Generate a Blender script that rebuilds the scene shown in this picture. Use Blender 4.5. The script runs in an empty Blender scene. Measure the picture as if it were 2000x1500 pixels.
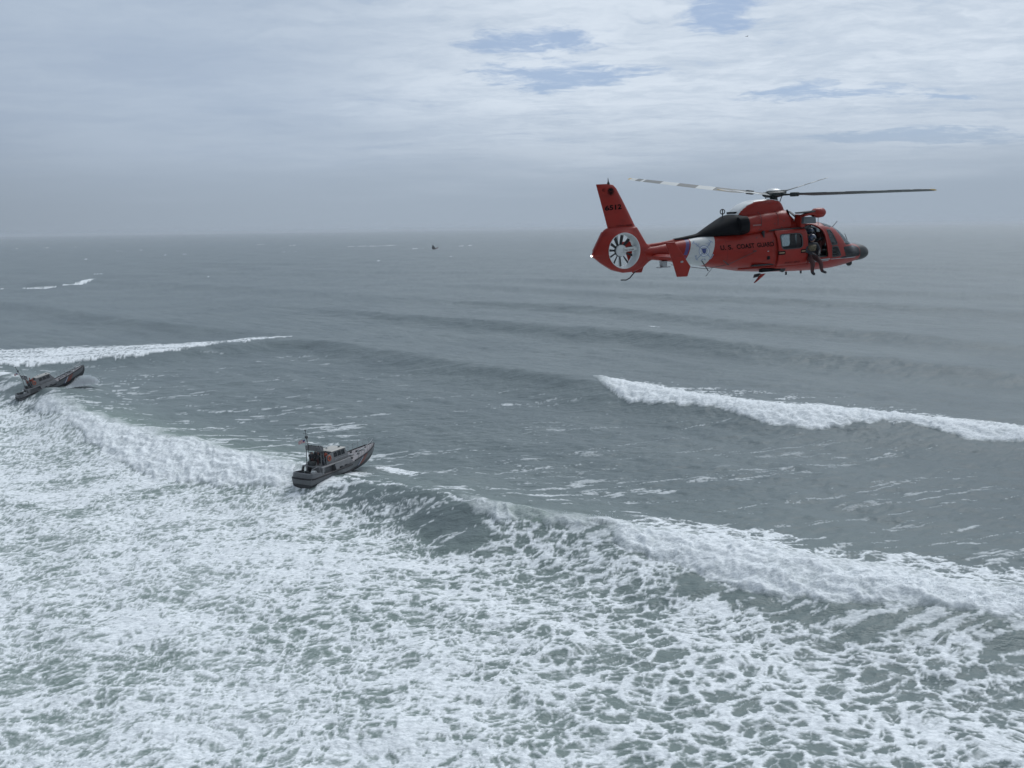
import bpy, bmesh, math, random
import numpy as np
from mathutils import Matrix, Vector

scene = bpy.context.scene
R = math.radians

# ------------------------------------------------------------------ camera
cam_data = bpy.data.cameras.new('camera')
cam_data.sensor_width = 36.0
cam_data.lens = 28.35
cam_data.clip_start = 0.5
cam_data.clip_end = 80000.0
cam = bpy.data.objects.new('camera', cam_data)
scene.collection.objects.link(cam)
cam.matrix_world = (Matrix.Translation((0, 0, 35.0)) @ Matrix.Rotation(R(90) - math.atan(304 / 1575), 4, 'X')
                    @ Matrix.Rotation(-math.atan(27 / 2000), 4, 'Z'))
scene.camera = cam

# ------------------------------------------------------------------ node helper
class NG:
    """tiny helper around a node tree"""
    def __init__(self, tree):
        self.t = tree; self.n = tree.nodes; self.l = tree.links
    def node(self, typ, **props):
        nd = self.n.new(typ)
        for k, v in props.items(): setattr(nd, k, v)
        return nd
    def put(self, sock, val):
        if isinstance(val, bpy.types.NodeSocket): self.l.new(val, sock)
        elif val is not None: sock.default_value = val
    def math(self, op, a, b=None, c=None, clamp=False):
        nd = self.node('ShaderNodeMath', operation=op, use_clamp=clamp)
        self.put(nd.inputs[0], a); self.put(nd.inputs[1], b); self.put(nd.inputs[2], c)
        return nd.outputs[0]
    def vmath(self, op, a, b=None, scale=None):
        nd = self.node('ShaderNodeVectorMath', operation=op)
        self.put(nd.inputs[0], a); self.put(nd.inputs[1], b)
        if scale is not None: self.put(nd.inputs['Scale'], scale)
        return nd.outputs[0]
    def comb(self, x, y, z):
        nd = self.node('ShaderNodeCombineXYZ')
        self.put(nd.inputs[0], x); self.put(nd.inputs[1], y); self.put(nd.inputs[2], z)
        return nd.outputs[0]
    def sep(self, v):
        nd = self.node('ShaderNodeSeparateXYZ'); self.put(nd.inputs[0], v)
        return nd.outputs
    def noise(self, vec, scale, detail=4, rough=0.55, dist=0.0, lac=2.0, color=False):
        nd = self.node('ShaderNodeTexNoise')
        self.put(nd.inputs['Vector'], vec); self.put(nd.inputs['Scale'], scale)
        self.put(nd.inputs['Detail'], detail); self.put(nd.inputs['Roughness'], rough)
        self.put(nd.inputs['Distortion'], dist); self.put(nd.inputs['Lacunarity'], lac)
        return nd.outputs['Color'] if color else nd.outputs[0]
    def voronoi(self, vec, scale, feature='DISTANCE_TO_EDGE', rand=1.0):
        nd = self.node('ShaderNodeTexVoronoi', feature=feature)
        self.put(nd.inputs['Vector'], vec); self.put(nd.inputs['Scale'], scale)
        self.put(nd.inputs['Randomness'], rand)
        return nd.outputs['Distance']
    def ramp(self, val, a, b, lo=0.0, hi=1.0, smooth=True):
        nd = self.node('ShaderNodeMapRange', interpolation_type='SMOOTHSTEP' if smooth else 'LINEAR')
        nd.clamp = True
        self.put(nd.inputs['Value'], val); self.put(nd.inputs['From Min'], a); self.put(nd.inputs['From Max'], b)
        self.put(nd.inputs['To Min'], lo); self.put(nd.inputs['To Max'], hi)
        return nd.outputs[0]
    def mix(self, fac, a, b):
        nd = self.node('ShaderNodeMix', data_type='RGBA')
        self.put(nd.inputs[0], fac); self.put(nd.inputs[6], a); self.put(nd.inputs[7], b)
        return nd.outputs[2]
    def mapping(self, vec, loc=(0, 0, 0), rot=(0, 0, 0), scale=(1, 1, 1), typ='POINT'):
        nd = self.node('ShaderNodeMapping', vector_type=typ)
        self.put(nd.inputs[0], vec)
        nd.inputs[1].default_value = loc; nd.inputs[2].default_value = rot; nd.inputs[3].default_value = scale
        return nd.outputs[0]

def rgb(r, g, b): return (r, g, b, 1.0)

# ------------------------------------------------------------------ world: veiled bright cloud over a hazy horizon
SUN_EL, SUN_AZ = R(52), R(38)          # azimuth to the right of the view direction (+Y)
world = bpy.data.worlds.new('World'); scene.world = world; world.use_nodes = True
g = NG(world.node_tree); g.n.clear()
out = g.node('ShaderNodeOutputWorld'); bg = g.node('ShaderNodeBackground'); g.l.new(bg.outputs[0], out.inputs[0])
sky = g.node('ShaderNodeTexSky', sky_type='NISHITA'); sky.sun_disc = False
sky.sun_elevation = SUN_EL; sky.sun_rotation = SUN_AZ; sky.air_density = 1.0; sky.dust_density = 1.2; sky.ozone_density = 1.5
clear = g.vmath('SCALE', sky.outputs[0], scale=0.085)
tc = g.node('ShaderNodeTexCoord'); d = tc.outputs['Generated']
dx, dy, dz = g.sep(d)[0:3]
el = g.math('MAXIMUM', dz, 0.0)
inv = g.math('DIVIDE', 1.0, g.math('ADD', el, 0.07))
px, py = g.math('MULTIPLY', dx, inv), g.math('MULTIPLY', dy, inv)
p = g.comb(px, py, 0.0)
warp = g.noise(p, 1.6, 4, 0.6, color=True)
pw = g.vmath('ADD', p, g.vmath('SCALE', g.vmath('SUBTRACT', warp, (0.5, 0.5, 0.5)), scale=0.50))
streak = g.mapping(pw, rot=(0, 0, R(28)), scale=(0.55, 1.0, 1.0))
n1 = g.noise(streak, 1.5, 8, 0.62)
n2 = g.noise(streak, 6.5, 8, 0.66)
n3 = g.noise(p, 0.42, 3, 0.5)
tex = g.math('ADD', g.math('MULTIPLY', n1, 0.52), g.math('MULTIPLY', n2, 0.48))
# blue openings: a few long gaps in the deck, ragged by the noise
def gap(cx, cy, ax, ay, rot):
    v = g.mapping(pw, loc=(cx, cy, 0), rot=(0, 0, rot), scale=(ax, ay, 1), typ='TEXTURE')
    nd = g.node('ShaderNodeVectorMath', operation='LENGTH'); g.l.new(v, nd.inputs[0])
    return g.ramp(nd.outputs['Value'], 1.4, 0.15)
GAPS = [(0.25, 4.02, 0.42, 0.33, R(14)), (0.10, 3.50, 0.40, 0.19, R(-12)), (0.76, 3.12, 0.12, 0.30, R(-25)), (1.62, 4.42, 0.55, 0.24, R(-8)), (2.30, 4.42, 0.22, 0.07, R(10)), (2.85, 5.55, 0.95, 0.42, R(-22)),
        (-3.2, -1.6, 0.9, 0.4, R(30)), (2.0, -2.4, 0.8, 0.5, R(-20)), (-2.6, 1.5, 0.7, 0.3, R(10)), (0.9, 0.7, 0.3, 0.18, R(50))]
gm = None
for a in GAPS:
    q = gap(*a); gm = q if gm is None else g.math('MAXIMUM', gm, q)
openness = g.ramp(g.math('SUBTRACT', gm, g.math('MULTIPLY', g.math('SUBTRACT', tex, 0.48), 5.5)), 0.10, 0.85)
openness = g.math('MULTIPLY', openness, g.ramp(gm, 0.0, 0.18))
# thin general gaps from the noise alone
openness = g.math('MAXIMUM', openness, g.math('MULTIPLY', g.ramp(tex, 0.44, 0.34), 0.40))
thick = g.ramp(g.math('ADD', tex, g.math('MULTIPLY', g.math('SUBTRACT', n3, 0.5), 0.25)), 0.38, 0.60)
cloud = g.mix(thick, rgb(0.585, 0.640, 0.700), rgb(0.735, 0.775, 0.812))
clear_v = g.mix(0.30, g.mix(0.60, clear, rgb(0.325, 0.43, 0.615)), rgb(0.40, 0.49, 0.62))
deck = g.mix(g.math('MULTIPLY', openness, 0.82), cloud, clear_v)
# greyer, smoother veil to the left of the view, clearer towards the sun
side = g.ramp(g.math('ADD', dx, g.math('MULTIPLY', g.math('SUBTRACT', n3, 0.5), 0.5)), -0.42, 0.12, 1.0, 0.0)
veil = g.mix(g.ramp(g.math('ADD', g.math('MULTIPLY', n1, 0.7), g.math('MULTIPLY', n3, 0.3)), 0.36, 0.62), rgb(0.405, 0.470, 0.558), rgb(0.470, 0.533, 0.608))
deck = g.mix(g.math('MULTIPLY', side, 0.92), deck, veil)
# hazy belt above the horizon
hz = g.ramp(g.math('ADD', dz, g.math('MULTIPLY', g.math('SUBTRACT', n3, 0.5), 0.08)), 0.03, 0.155, 1.0, 0.0)
belt = g.mix(g.ramp(dz, 0.0, 0.13), rgb(0.372, 0.420, 0.468), rgb(0.395, 0.450, 0.515))
col = g.mix(hz, deck, belt)
below = g.ramp(dz, -0.02, 0.0, 1.0, 0.0)
col = g.mix(below, col, rgb(0.26, 0.32, 0.40))
# thin cloud glows towards the sun and is duller on the far side of the sky
sdot = g.node('ShaderNodeVectorMath', operation='DOT_PRODUCT'); g.l.new(d, sdot.inputs[0])
sdot.inputs[1].default_value = (math.sin(SUN_AZ) * math.cos(SUN_EL), math.cos(SUN_AZ) * math.cos(SUN_EL), math.sin(SUN_EL))
glow = g.ramp(sdot.outputs['Value'], -0.50, 0.50, 0.12, 1.0)
glow = g.math('ADD', glow, g.ramp(sdot.outputs['Value'], 0.80, 1.0, 0.0, 0.5))
col = g.vmath('MULTIPLY', col, (0.93, 0.985, 1.06))
g.l.new(col, bg.inputs[0]); g.l.new(glow, bg.inputs[1])

# ------------------------------------------------------------------ sun behind thin cloud
sd = bpy.data.lights.new('sun', 'SUN'); sd.energy = 1.5; sd.angle = R(28); sd.color = (1.0, 0.995, 0.985)
sun = bpy.data.objects.new('sun', sd); scene.collection.objects.link(sun)
sv = Vector((math.sin(SUN_AZ) * math.cos(SUN_EL), math.cos(SUN_AZ) * math.cos(SUN_EL), math.sin(SUN_EL)))
sun.rotation_euler = sv.to_track_quat('Z', 'Y').to_euler()
sun.location = (60, 80, 120)

# ------------------------------------------------------------------ exposure and sampling
vs = scene.view_settings
vs.view_transform = 'Standard'; vs.look = 'None'; vs.exposure = 0.0; vs.gamma = 1.0; vs.use_curve_mapping = False
scene.cycles.use_denoising = True
scene.cycles.max_bounces = 8
scene.cycles.volume_bounces = 1
scene.cycles.use_adaptive_sampling = True
scene.cycles.adaptive_threshold = 0.02

# ------------------------------------------------------------------ materials
def new_mat(name):
    m = bpy.data.materials.new(name); m.use_nodes = True
    ng = NG(m.node_tree); ng.n.clear()
    o = ng.node('ShaderNodeOutputMaterial')
    return m, ng, o
def principled(name, col, rough=0.5, metal=0.0, coat=0.0, vary=0.12, scale=3.0, bump=0.0, bscale=40.0, dirt=None, spec=0.5):
    """painted or plain surface: base colour with soft mottling, optional grime"""
    m, ng, o = new_mat(name)
    b = ng.node('ShaderNodeBsdfPrincipled'); ng.l.new(b.outputs[0], o.inputs[0])
    t = ng.node('ShaderNodeTexCoord').outputs['Object']
    n = ng.noise(t, scale, 5, 0.6)
    k = ng.ramp(n, 0.3, 0.7, 1.0 - vary, 1.0 + vary, smooth=False)
    nd = ng.node('ShaderNodeMix', data_type='RGBA', blend_type='MULTIPLY'); nd.inputs[0].default_value = 1.0
    nd.inputs[6].default_value = (*col, 1.0)
    ng.l.new(ng.comb(k, k, k), nd.inputs[7])
    c = nd.outputs[2]
    if dirt:
        dn = ng.noise(ng.mapping(t, scale=(1.0, 1.0, 2.2)), scale * 2.3, 7, 0.7)
        c = ng.mix(ng.ramp(dn, 0.50, 0.75, 0.0, dirt[3]), c, rgb(*dirt[:3]))
    ng.l.new(c, b.inputs['Base Color'])
    ng.l.new(ng.ramp(n, 0.3, 0.7, max(0.03, rough - 0.08), min(1.0, rough + 0.08), smooth=False), b.inputs['Roughness'])
    b.inputs['Metallic'].default_value = metal
    b.inputs['Specular IOR Level'].default_value = spec
    if coat: b.inputs['Coat Weight'].default_value = coat; b.inputs['Coat Roughness'].default_value = 0.12
    if bump:
        bp = ng.node('ShaderNodeBump'); bp.inputs['Strength'].default_value = bump; bp.inputs['Distance'].default_value = 0.02
        ng.l.new(ng.noise(t, bscale, 4), bp.inputs['Height']); ng.l.new(bp.outputs[0], b.inputs['Normal'])
    return m

# ------------------------------------------------------------------ mesh helpers
col_root = scene.collection
def link_mesh(name, verts, faces, mat=None, parent=None, smooth=None, mats=None, midx=None):
    me = bpy.data.meshes.new(name)
    me.from_pydata([tuple(map(float, v)) for v in verts], [], [tuple(f) for f in faces])
    o = bpy.data.objects.new(name, me); col_root.objects.link(o)
    if mats:
        for m in mats: me.materials.append(m)
        if midx is not None: me.polygons.foreach_set('material_index', np.asarray(midx, dtype=np.int32))
    elif mat: me.materials.append(mat)
    if smooth is not None:
        me.polygons.foreach_set('use_smooth', np.ones(len(me.polygons), dtype=bool))
        me.set_sharp_from_angle(angle=R(smooth))
    me.update()
    if parent is not None: o.parent = parent
    return o
class MB:
    """collects simple shapes into one mesh"""
    def __init__(self): self.v = []; self.f = []
    def add(self, v, f):
        k = len(self.v); self.v += [tuple(map(float, p)) for p in v]; self.f += [tuple(i + k for i in q) for q in f]; return self
    def box(self, c, s, M=None):
        x, y, z = s[0] / 2, s[1] / 2, s[2] / 2
        vs_ = [Vector((a * x, b * y, e * z)) for a in (-1, 1) for b in (-1, 1) for e in (-1, 1)]
        if M is not None: vs_ = [M @ q for q in vs_]
        vs_ = [q + Vector(c) for q in vs_]
        return self.add(vs_, [(0, 1, 3, 2), (4, 6, 7, 5), (0, 4, 5, 1), (2, 3, 7, 6), (0, 2, 6, 4), (1, 5, 7, 3)])
    def hexa(self, pts):
        """eight points: bottom loop of four then top loop of four"""
        return self.add(pts, [(3, 2, 1, 0), (4, 5, 6, 7), (0, 1, 5, 4), (1, 2, 6, 5), (2, 3, 7, 6), (3, 0, 4, 7)])
    def tube(self, path, r, n=8, cap=True):
        path = [Vector(q) for q in path]; rr = r if hasattr(r, '__len__') else [r] * len(path)
        rings = []; up = Vector((0, 0, 1))
        for i, q in enumerate(path):
            t = (path[min(i + 1, len(path) - 1)] - path[max(i - 1, 0)]).normalized()
            a = t.cross(up)
            if a.length < 1e-3: a = t.cross(Vector((1, 0, 0)))
            a.normalize(); b = a.cross(t)
            rings.append([q + (a * math.cos(k * 2 * math.pi / n) + b * math.sin(k * 2 * math.pi / n)) * rr[i] for k in range(n)])
        return self.loft(rings, cap)
    def loft(self, rings, cap=True, closed=True):
        n = len(rings[0]); v = [q for r_ in rings for q in r_]; f = []
        for i in range(len(rings) - 1):
            for k in range(n if closed else n - 1):
                a, b = i * n + k, i * n + (k + 1) % n
                f.append((a, b, b + n, a + n))
        if cap and closed:
            f.append(tuple(reversed(range(n)))); f.append(tuple((len(rings) - 1) * n + k for k in range(n)))
        return self.add(v, f)
    def lathe(self, prof, origin, axis, n=16):
        """prof: (distance along axis, radius)"""
        ax = Vector(axis).normalized(); a = ax.cross(Vector((0, 0, 1)))
        if a.length < 1e-3: a = ax.cross(Vector((1, 0, 0)))
        a.normalize(); b = a.cross(ax); o = Vector(origin)
        rings = [[o + ax * t + (a * math.cos(k * 2 * math.pi / n) + b * math.sin(k * 2 * math.pi / n)) * r_ for k in range(n)] for t, r_ in prof]
        return self.loft(rings, True)
    def torus(self, c, axis, r0, r1, n=24, m=8):
        ax = Vector(axis).normalized(); a = ax.cross(Vector((0, 0, 1)))
        if a.length < 1e-3: a = ax.cross(Vector((1, 0, 0)))
        a.normalize(); b = a.cross(ax); c = Vector(c); v = []; f = []
        for i in range(n):
            t = i * 2 * math.pi / n; e = a * math.cos(t) + b * math.sin(t)
            for j in range(m):
                s = j * 2 * math.pi / m
                v.append(c + e * (r0 + r1 * math.cos(s)) + ax * r1 * math.sin(s))
        for i in range(n):
            for j in range(m):
                f.append((i * m + j, ((i + 1) % n) * m + j, ((i + 1) % n) * m + (j + 1) % m, i * m + (j + 1) % m))
        return self.add(v, f)
    def ball(self, c, r, n=12, m=8):
        rx, ry, rz = r if hasattr(r, '__len__') else (r, r, r)
        rings = []
        for i in range(m + 1):
            t = math.pi * (0.03 + 0.94 * i / m)
            rings.append([(c[0] + rx * math.sin(t) * math.cos(k * 2 * math.pi / n), c[1] + ry * math.sin(t) * math.sin(k * 2 * math.pi / n), c[2] - rz * math.cos(t)) for k in range(n)])
        return self.loft(rings, True)
    def prism(self, outline, y0, y1):
        """outline in (x, z) extruded along y"""
        n = len(outline)
        v = [(x, y0, z) for x, z in outline] + [(x, y1, z) for x, z in outline]
        f = [tuple(range(n)), tuple(reversed(range(n, 2 * n)))] + [(i, n + i, n + (i + 1) % n, (i + 1) % n) for i in range(n)]
        return self.add(v, f)
    def build(self, name, mat, parent=None, smooth=38, bevel=0.0):
        o = link_mesh(name, self.v, self.f, mat, parent, None)
        bm = bmesh.new(); bm.from_mesh(o.data); bmesh.ops.recalc_face_normals(bm, faces=bm.faces[:]); bm.to_mesh(o.data); bm.free()
        if smooth is not None:
            o.data.polygons.foreach_set('use_smooth', np.ones(len(o.data.polygons), dtype=bool)); o.data.set_sharp_from_angle(angle=R(smooth))
        o.data.update()
        if bevel:
            bv = o.modifiers.new('bevel', 'BEVEL'); bv.width = bevel; bv.segments = 2; bv.limit_method = 'ANGLE'
        return o
def thing(name, label, cat, loc=(0, 0, 0), group=None, M=None):
    o = bpy.data.objects.new(name, None); col_root.objects.link(o); o.empty_display_size = 0.3
    if M is not None: o.matrix_world = M
    else: o.location = loc
    o['label'] = label; o['category'] = cat
    if group: o['group'] = group
    return o
def tag(o, label, cat, group=None):
    o['label'] = label; o['category'] = cat
    if group: o['group'] = group
    return o
def copy_tree(o, parent=None):
    c = o.copy(); col_root.objects.link(c); c.parent = parent
    for ch in list(o.children):
        copy_tree(ch, c)
    return c
# ------------------------------------------------------------------ the sea
CREST_A = [(-165.4, 222.5, 1.6), (-121.2, 188.2, 2.2), (-107.2, 176.7, 2.6), (-96.3, 166.4, 2.9), (-81.7, 149.6, 2.6), (-74.1, 144.0, 2.3), (-63.4, 134.7, 2.0), (-54.7, 128.4, 1.9), (-43.1, 120.1, 1.8), (-33.0, 113.5, 1.9), (-25.7, 107.3, 2.0), (-19.3, 103.4, 2.2), (-14.0, 99.7, 2.5), (-9.9, 97.4, 2.7), (-4.2, 91.5, 2.8), (-0.2, 90.5, 2.6), (5.6, 87.6, 2.4), (10.0, 84.9, 2.5), (13.7, 83.1, 2.0), (21.1, 79.3, 1.7), (29.8, 73.9, 1.7), (37.3, 68.8, 1.6), (44.5, 65.3, 1.5), (50.6, 61.5, 1.5)]
CREST_B = [(-154.2, 199.7, 1.2), (-135.8, 211.5, 1.3), (-121.8, 218.2, 1.4), (-108.4, 225.5, 1.5), (-92.7, 237.8, 1.7), (-76.6, 250.2, 2.1), (-64.0, 251.0, 2.3), (-45.0, 235.1, 2.2), (-27.7, 216.4, 2.1), (-12.8, 200.0, 2.2), (0.1, 190.1, 2.3), (11.5, 177.3, 2.6), (19.7, 169.3, 2.6), (30.7, 158.0, 2.0), (46.8, 143.9, 1.8), (62.6, 137.3, 1.7), (73.0, 131.5, 1.6), (83.2, 127.2, 1.5), (95.3, 121.1, 1.4)]
CREST_CL = [(-421.4, 558.0, 1.2), (-266.2, 421.5, 1.6), (-214.0, 375.9, 1.8), (-170.1, 335.4, 1.9), (-136.8, 307.9, 1.8), (-111.0, 291.1, 1.5), (-88.7, 278.7, 0.9), (-69.4, 272.5, 0.2)]
CREST_CR = [(-106.3, 382.5, 0.2), (-79.6, 360.3, 0.8), (-48.5, 327.6, 1.5), (-19.0, 304.1, 1.8), (0.3, 290.7, 1.9), (17.6, 271.6, 2.1), (33.5, 260.4, 2.4), (48.4, 251.4, 2.5), (59.7, 232.5, 2.2), (70.8, 220.4, 2.0), (81.2, 210.5, 1.8), (91.2, 202.4, 1.7), (104.3, 190.2, 1.6), (114.7, 177.5, 1.5), (127.9, 164.5, 1.5)]
CREST_D = [(-53.4, 426.2, 0.2), (-24.1, 388.3, 1.0), (12.1, 366.6, 1.5), (43.8, 341.7, 1.6), (60.4, 314.4, 1.6), (88.8, 277.5, 1.5), (114.8, 256.1, 1.5), (133.4, 231.0, 1.4), (157.9, 204.5, 1.4)]
CREST_E = [(-48.8, 524.6, 0.2), (0.8, 477.8, 1.2), (77.8, 406.0, 1.4), (140.1, 366.6, 1.4), (193.7, 303.6, 1.3), (214.6, 279.9, 1.3)]
CREST_F = [(1.0, 579.3, 0.2), (50.5, 524.2, 1.2), (142.8, 449.4, 1.3), (242.1, 380.9, 1.2)]
CREST_G = [(-368.4, 508.4, 0.8), (-348.5, 554.0, 1.2), (-323.6, 572.1, 1.4), (-317.0, 615.8, 1.5), (-247.8, 563.6, 1.3), (-157.6, 501.8, 1.0), (-83.0, 440.5, 0.8)]
FOOT_AL = [(-97.1, 158.9), (-89.2, 153.0), (-78.0, 140.3), (-66.9, 126.6), (-59.4, 119.3), (-52.3, 113.4), (-46.6, 111.0), (-41.7, 108.2), (-33.6, 106.2), (-30.5, 107.5), (-27.6, 108.9)]
FOOT_AR = [(-5.0, 95.8), (-3.9, 91.9), (-2.6, 88.8), (-0.2, 87.8), (3.3, 87.3), (6.2, 86.6), (8.6, 87.6), (10.8, 81.6), (15.1, 78.2), (19.3, 75.8), (22.0, 72.6), (24.8, 70.6), (28.2, 69.5), (31.5, 68.4), (37.1, 68.2), (40.1, 65.2), (44.4, 64.9), (50.5, 61.2)]
BACK_AR = [(-4.0, 96.1), (-0.2, 93.2), (5.8, 90.3), (11.7, 88.9), (17.2, 86.6), (25.0, 83.3), (32.0, 79.7), (40.6, 75.3), (48.4, 71.5), (55.5, 68.1)]
FOOT_BL = [(-152.8, 197.7), (-133.8, 208.0), (-120.1, 215.0), (-107.9, 224.4), (-92.7, 237.6), (-86.3, 245.4), (-76.4, 254.7), (-67.5, 264.8)]
BACK_BL = [(-191.7, 249.9), (-161.4, 252.7), (-147.8, 257.1), (-123.1, 257.1), (-100.3, 262.1), (-81.5, 266.6), (-67.9, 266.5)]
FOOT_BR = [(18.4, 172.6), (19.2, 164.3), (23.4, 156.6), (36.9, 149.4), (41.3, 144.1), (45.0, 138.0), (52.8, 134.6), (60.1, 135.3), (66.8, 136.4), (69.4, 132.7), (71.1, 127.8), (77.4, 124.3), (80.8, 123.2), (92.0, 116.5)]
BACK_BR = [(20.7, 177.4), (32.1, 165.0), (40.8, 157.2), (49.0, 150.9), (65.5, 143.7), (75.8, 136.7), (85.6, 130.9), (97.6, 124.1)]
CAPS = [((50.0, 281.0), 35), ((-361.0, 724.0), 14), ((-700.0, 2255.0), 12), ((-569.0, 2039.0), 10), ((-341.0, 1839.0), 14), ((-286.0, 1859.0), 20), ((-167.0, 1553.0), 12), ((-238.0, 650.0), 6), ((-154.0, 939.0), 8), ((-99.0, 1740.0), 8), ((-1245.0, 2209.0), 6), ((-792.0, 1683.0), 5), ((-609.0, 1147.0), 6), ((-79.0, 1084.0), 6), ((-388.0, 1420.0), 7), ((-551.0, 1349.0), 7), ((-2943.0, 5037.0), 8)]
LINE_G = [(-336.9, 535.1), (-328.9, 642.9), (-314.0, 554.5), (-313.1, 596.7), (-307.4, 568.4)]

def hermite_table(pts, lo, hi, n=2400, smooth=6.0):
    """columns of pts over x, lightly smoothed so that crests have no corners"""
    p_ = np.array(pts, dtype=float); xs = np.linspace(lo, hi, n); dxs = xs[1] - xs[0]
    k = int(3 * smooth / dxs) + 1; w = np.exp(-0.5 * (np.arange(-k, k + 1) * dxs / smooth) ** 2); w /= w.sum()
    res = []
    for c in range(1, p_.shape[1]):
        v = np.interp(xs, p_[:, 0], p_[:, c])
        s0 = (p_[1, c] - p_[0, c]) / (p_[1, 0] - p_[0, 0]); s1 = (p_[-1, c] - p_[-2, c]) / (p_[-1, 0] - p_[-2, 0])
        if c == 1:
            v = np.where(xs < p_[0, 0], p_[0, c] + s0 * (xs - p_[0, 0]), v); v = np.where(xs > p_[-1, 0], p_[-1, c] + s1 * (xs - p_[-1, 0]), v)
        res.append(np.convolve(np.pad(v, k, mode='edge'), w, mode='valid'))
    return xs, res
_rs = np.random.RandomState(7)
_perm = _rs.permutation(256); _perm = np.concatenate([_perm, _perm, _perm])
_gx = np.cos(np.linspace(0, 2 * np.pi, 256, endpoint=False)); _gy = np.sin(np.linspace(0, 2 * np.pi, 256, endpoint=False))
def perlin(x, y, seed=0):
    x = x + seed * 17.31; y = y - seed * 9.77
    xi = np.floor(x).astype(np.int64); yi = np.floor(y).astype(np.int64); xf = x - xi; yf = y - yi
    u = xf * xf * xf * (xf * (xf * 6 - 15) + 10); v = yf * yf * yf * (yf * (yf * 6 - 15) + 10)
    xi &= 255; yi &= 255
    def gr(ix, iy, fx, fy):
        h = _perm[_perm[ix & 255] + (iy & 255)]; return _gx[h] * fx + _gy[h] * fy
    a = gr(xi, yi, xf, yf); b = gr(xi + 1, yi, xf - 1, yf); c = gr(xi, yi + 1, xf, yf - 1); e = gr(xi + 1, yi + 1, xf - 1, yf - 1)
    return (a + (b - a) * u) * (1 - v) + (c + (e - c) * u) * v
def fbm(x, y, octs, seed=0, gain=0.5):
    s = 0; a = 1.0
    for k in range(octs):
        s = s + a * perlin(x * 2 ** k, y * 2 ** k, seed + k); a *= gain
    return s
def billow(x, y, octs, seed=0, gain=0.5):
    s = 0; a = 1.0
    for k in range(octs):
        s = s + a * (1 - np.abs(perlin(x * 2 ** k, y * 2 ** k, seed + k)) * 2.6); a *= gain
    return s
def sstep(x, a, b):
    t = np.clip((x - a) / (b - a), 0, 1); return t * t * (3 - 2 * t)
CA, SA = math.cos(R(-35)), math.sin(R(-35))           # along the crests
CS, SS = math.cos(R(19.5)), math.sin(R(19.5))         # along the foam streaks

def wave(X, Y, pts, wf, wb, smooth=6.0, trough=0.18, pw=1.7):
    xs, (yc_t, h_t) = hermite_table(pts, pts[0][0] - 60, pts[-1][0] + 60, smooth=smooth)
    sl = np.gradient(yc_t, xs)
    yc = np.interp(X, xs, yc_t); h = np.interp(X, xs, h_t); cs = 1 / np.sqrt(1 + np.interp(X, xs, sl) ** 2)
    fade = sstep(X, pts[0][0] - 60, pts[0][0]) * (1 - sstep(X, pts[-1][0], pts[-1][0] + 60))
    dd = (Y - yc) * np.maximum(cs, 0.35)
    w = np.where(dd < 0, wf, wb)
    z = h * fade * (np.exp(-(np.abs(dd) / w) ** pw) - trough * np.exp(-((dd + 2.3 * wf) / (1.2 * wf)) ** 2))
    return z, dd, h * fade
def table(pts, smooth=2.0):
    xs, (t,) = hermite_table(pts, pts[0][0] - 40, pts[-1][0] + 40, smooth=smooth)
    return lambda X: np.interp(X, xs, t)

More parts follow.
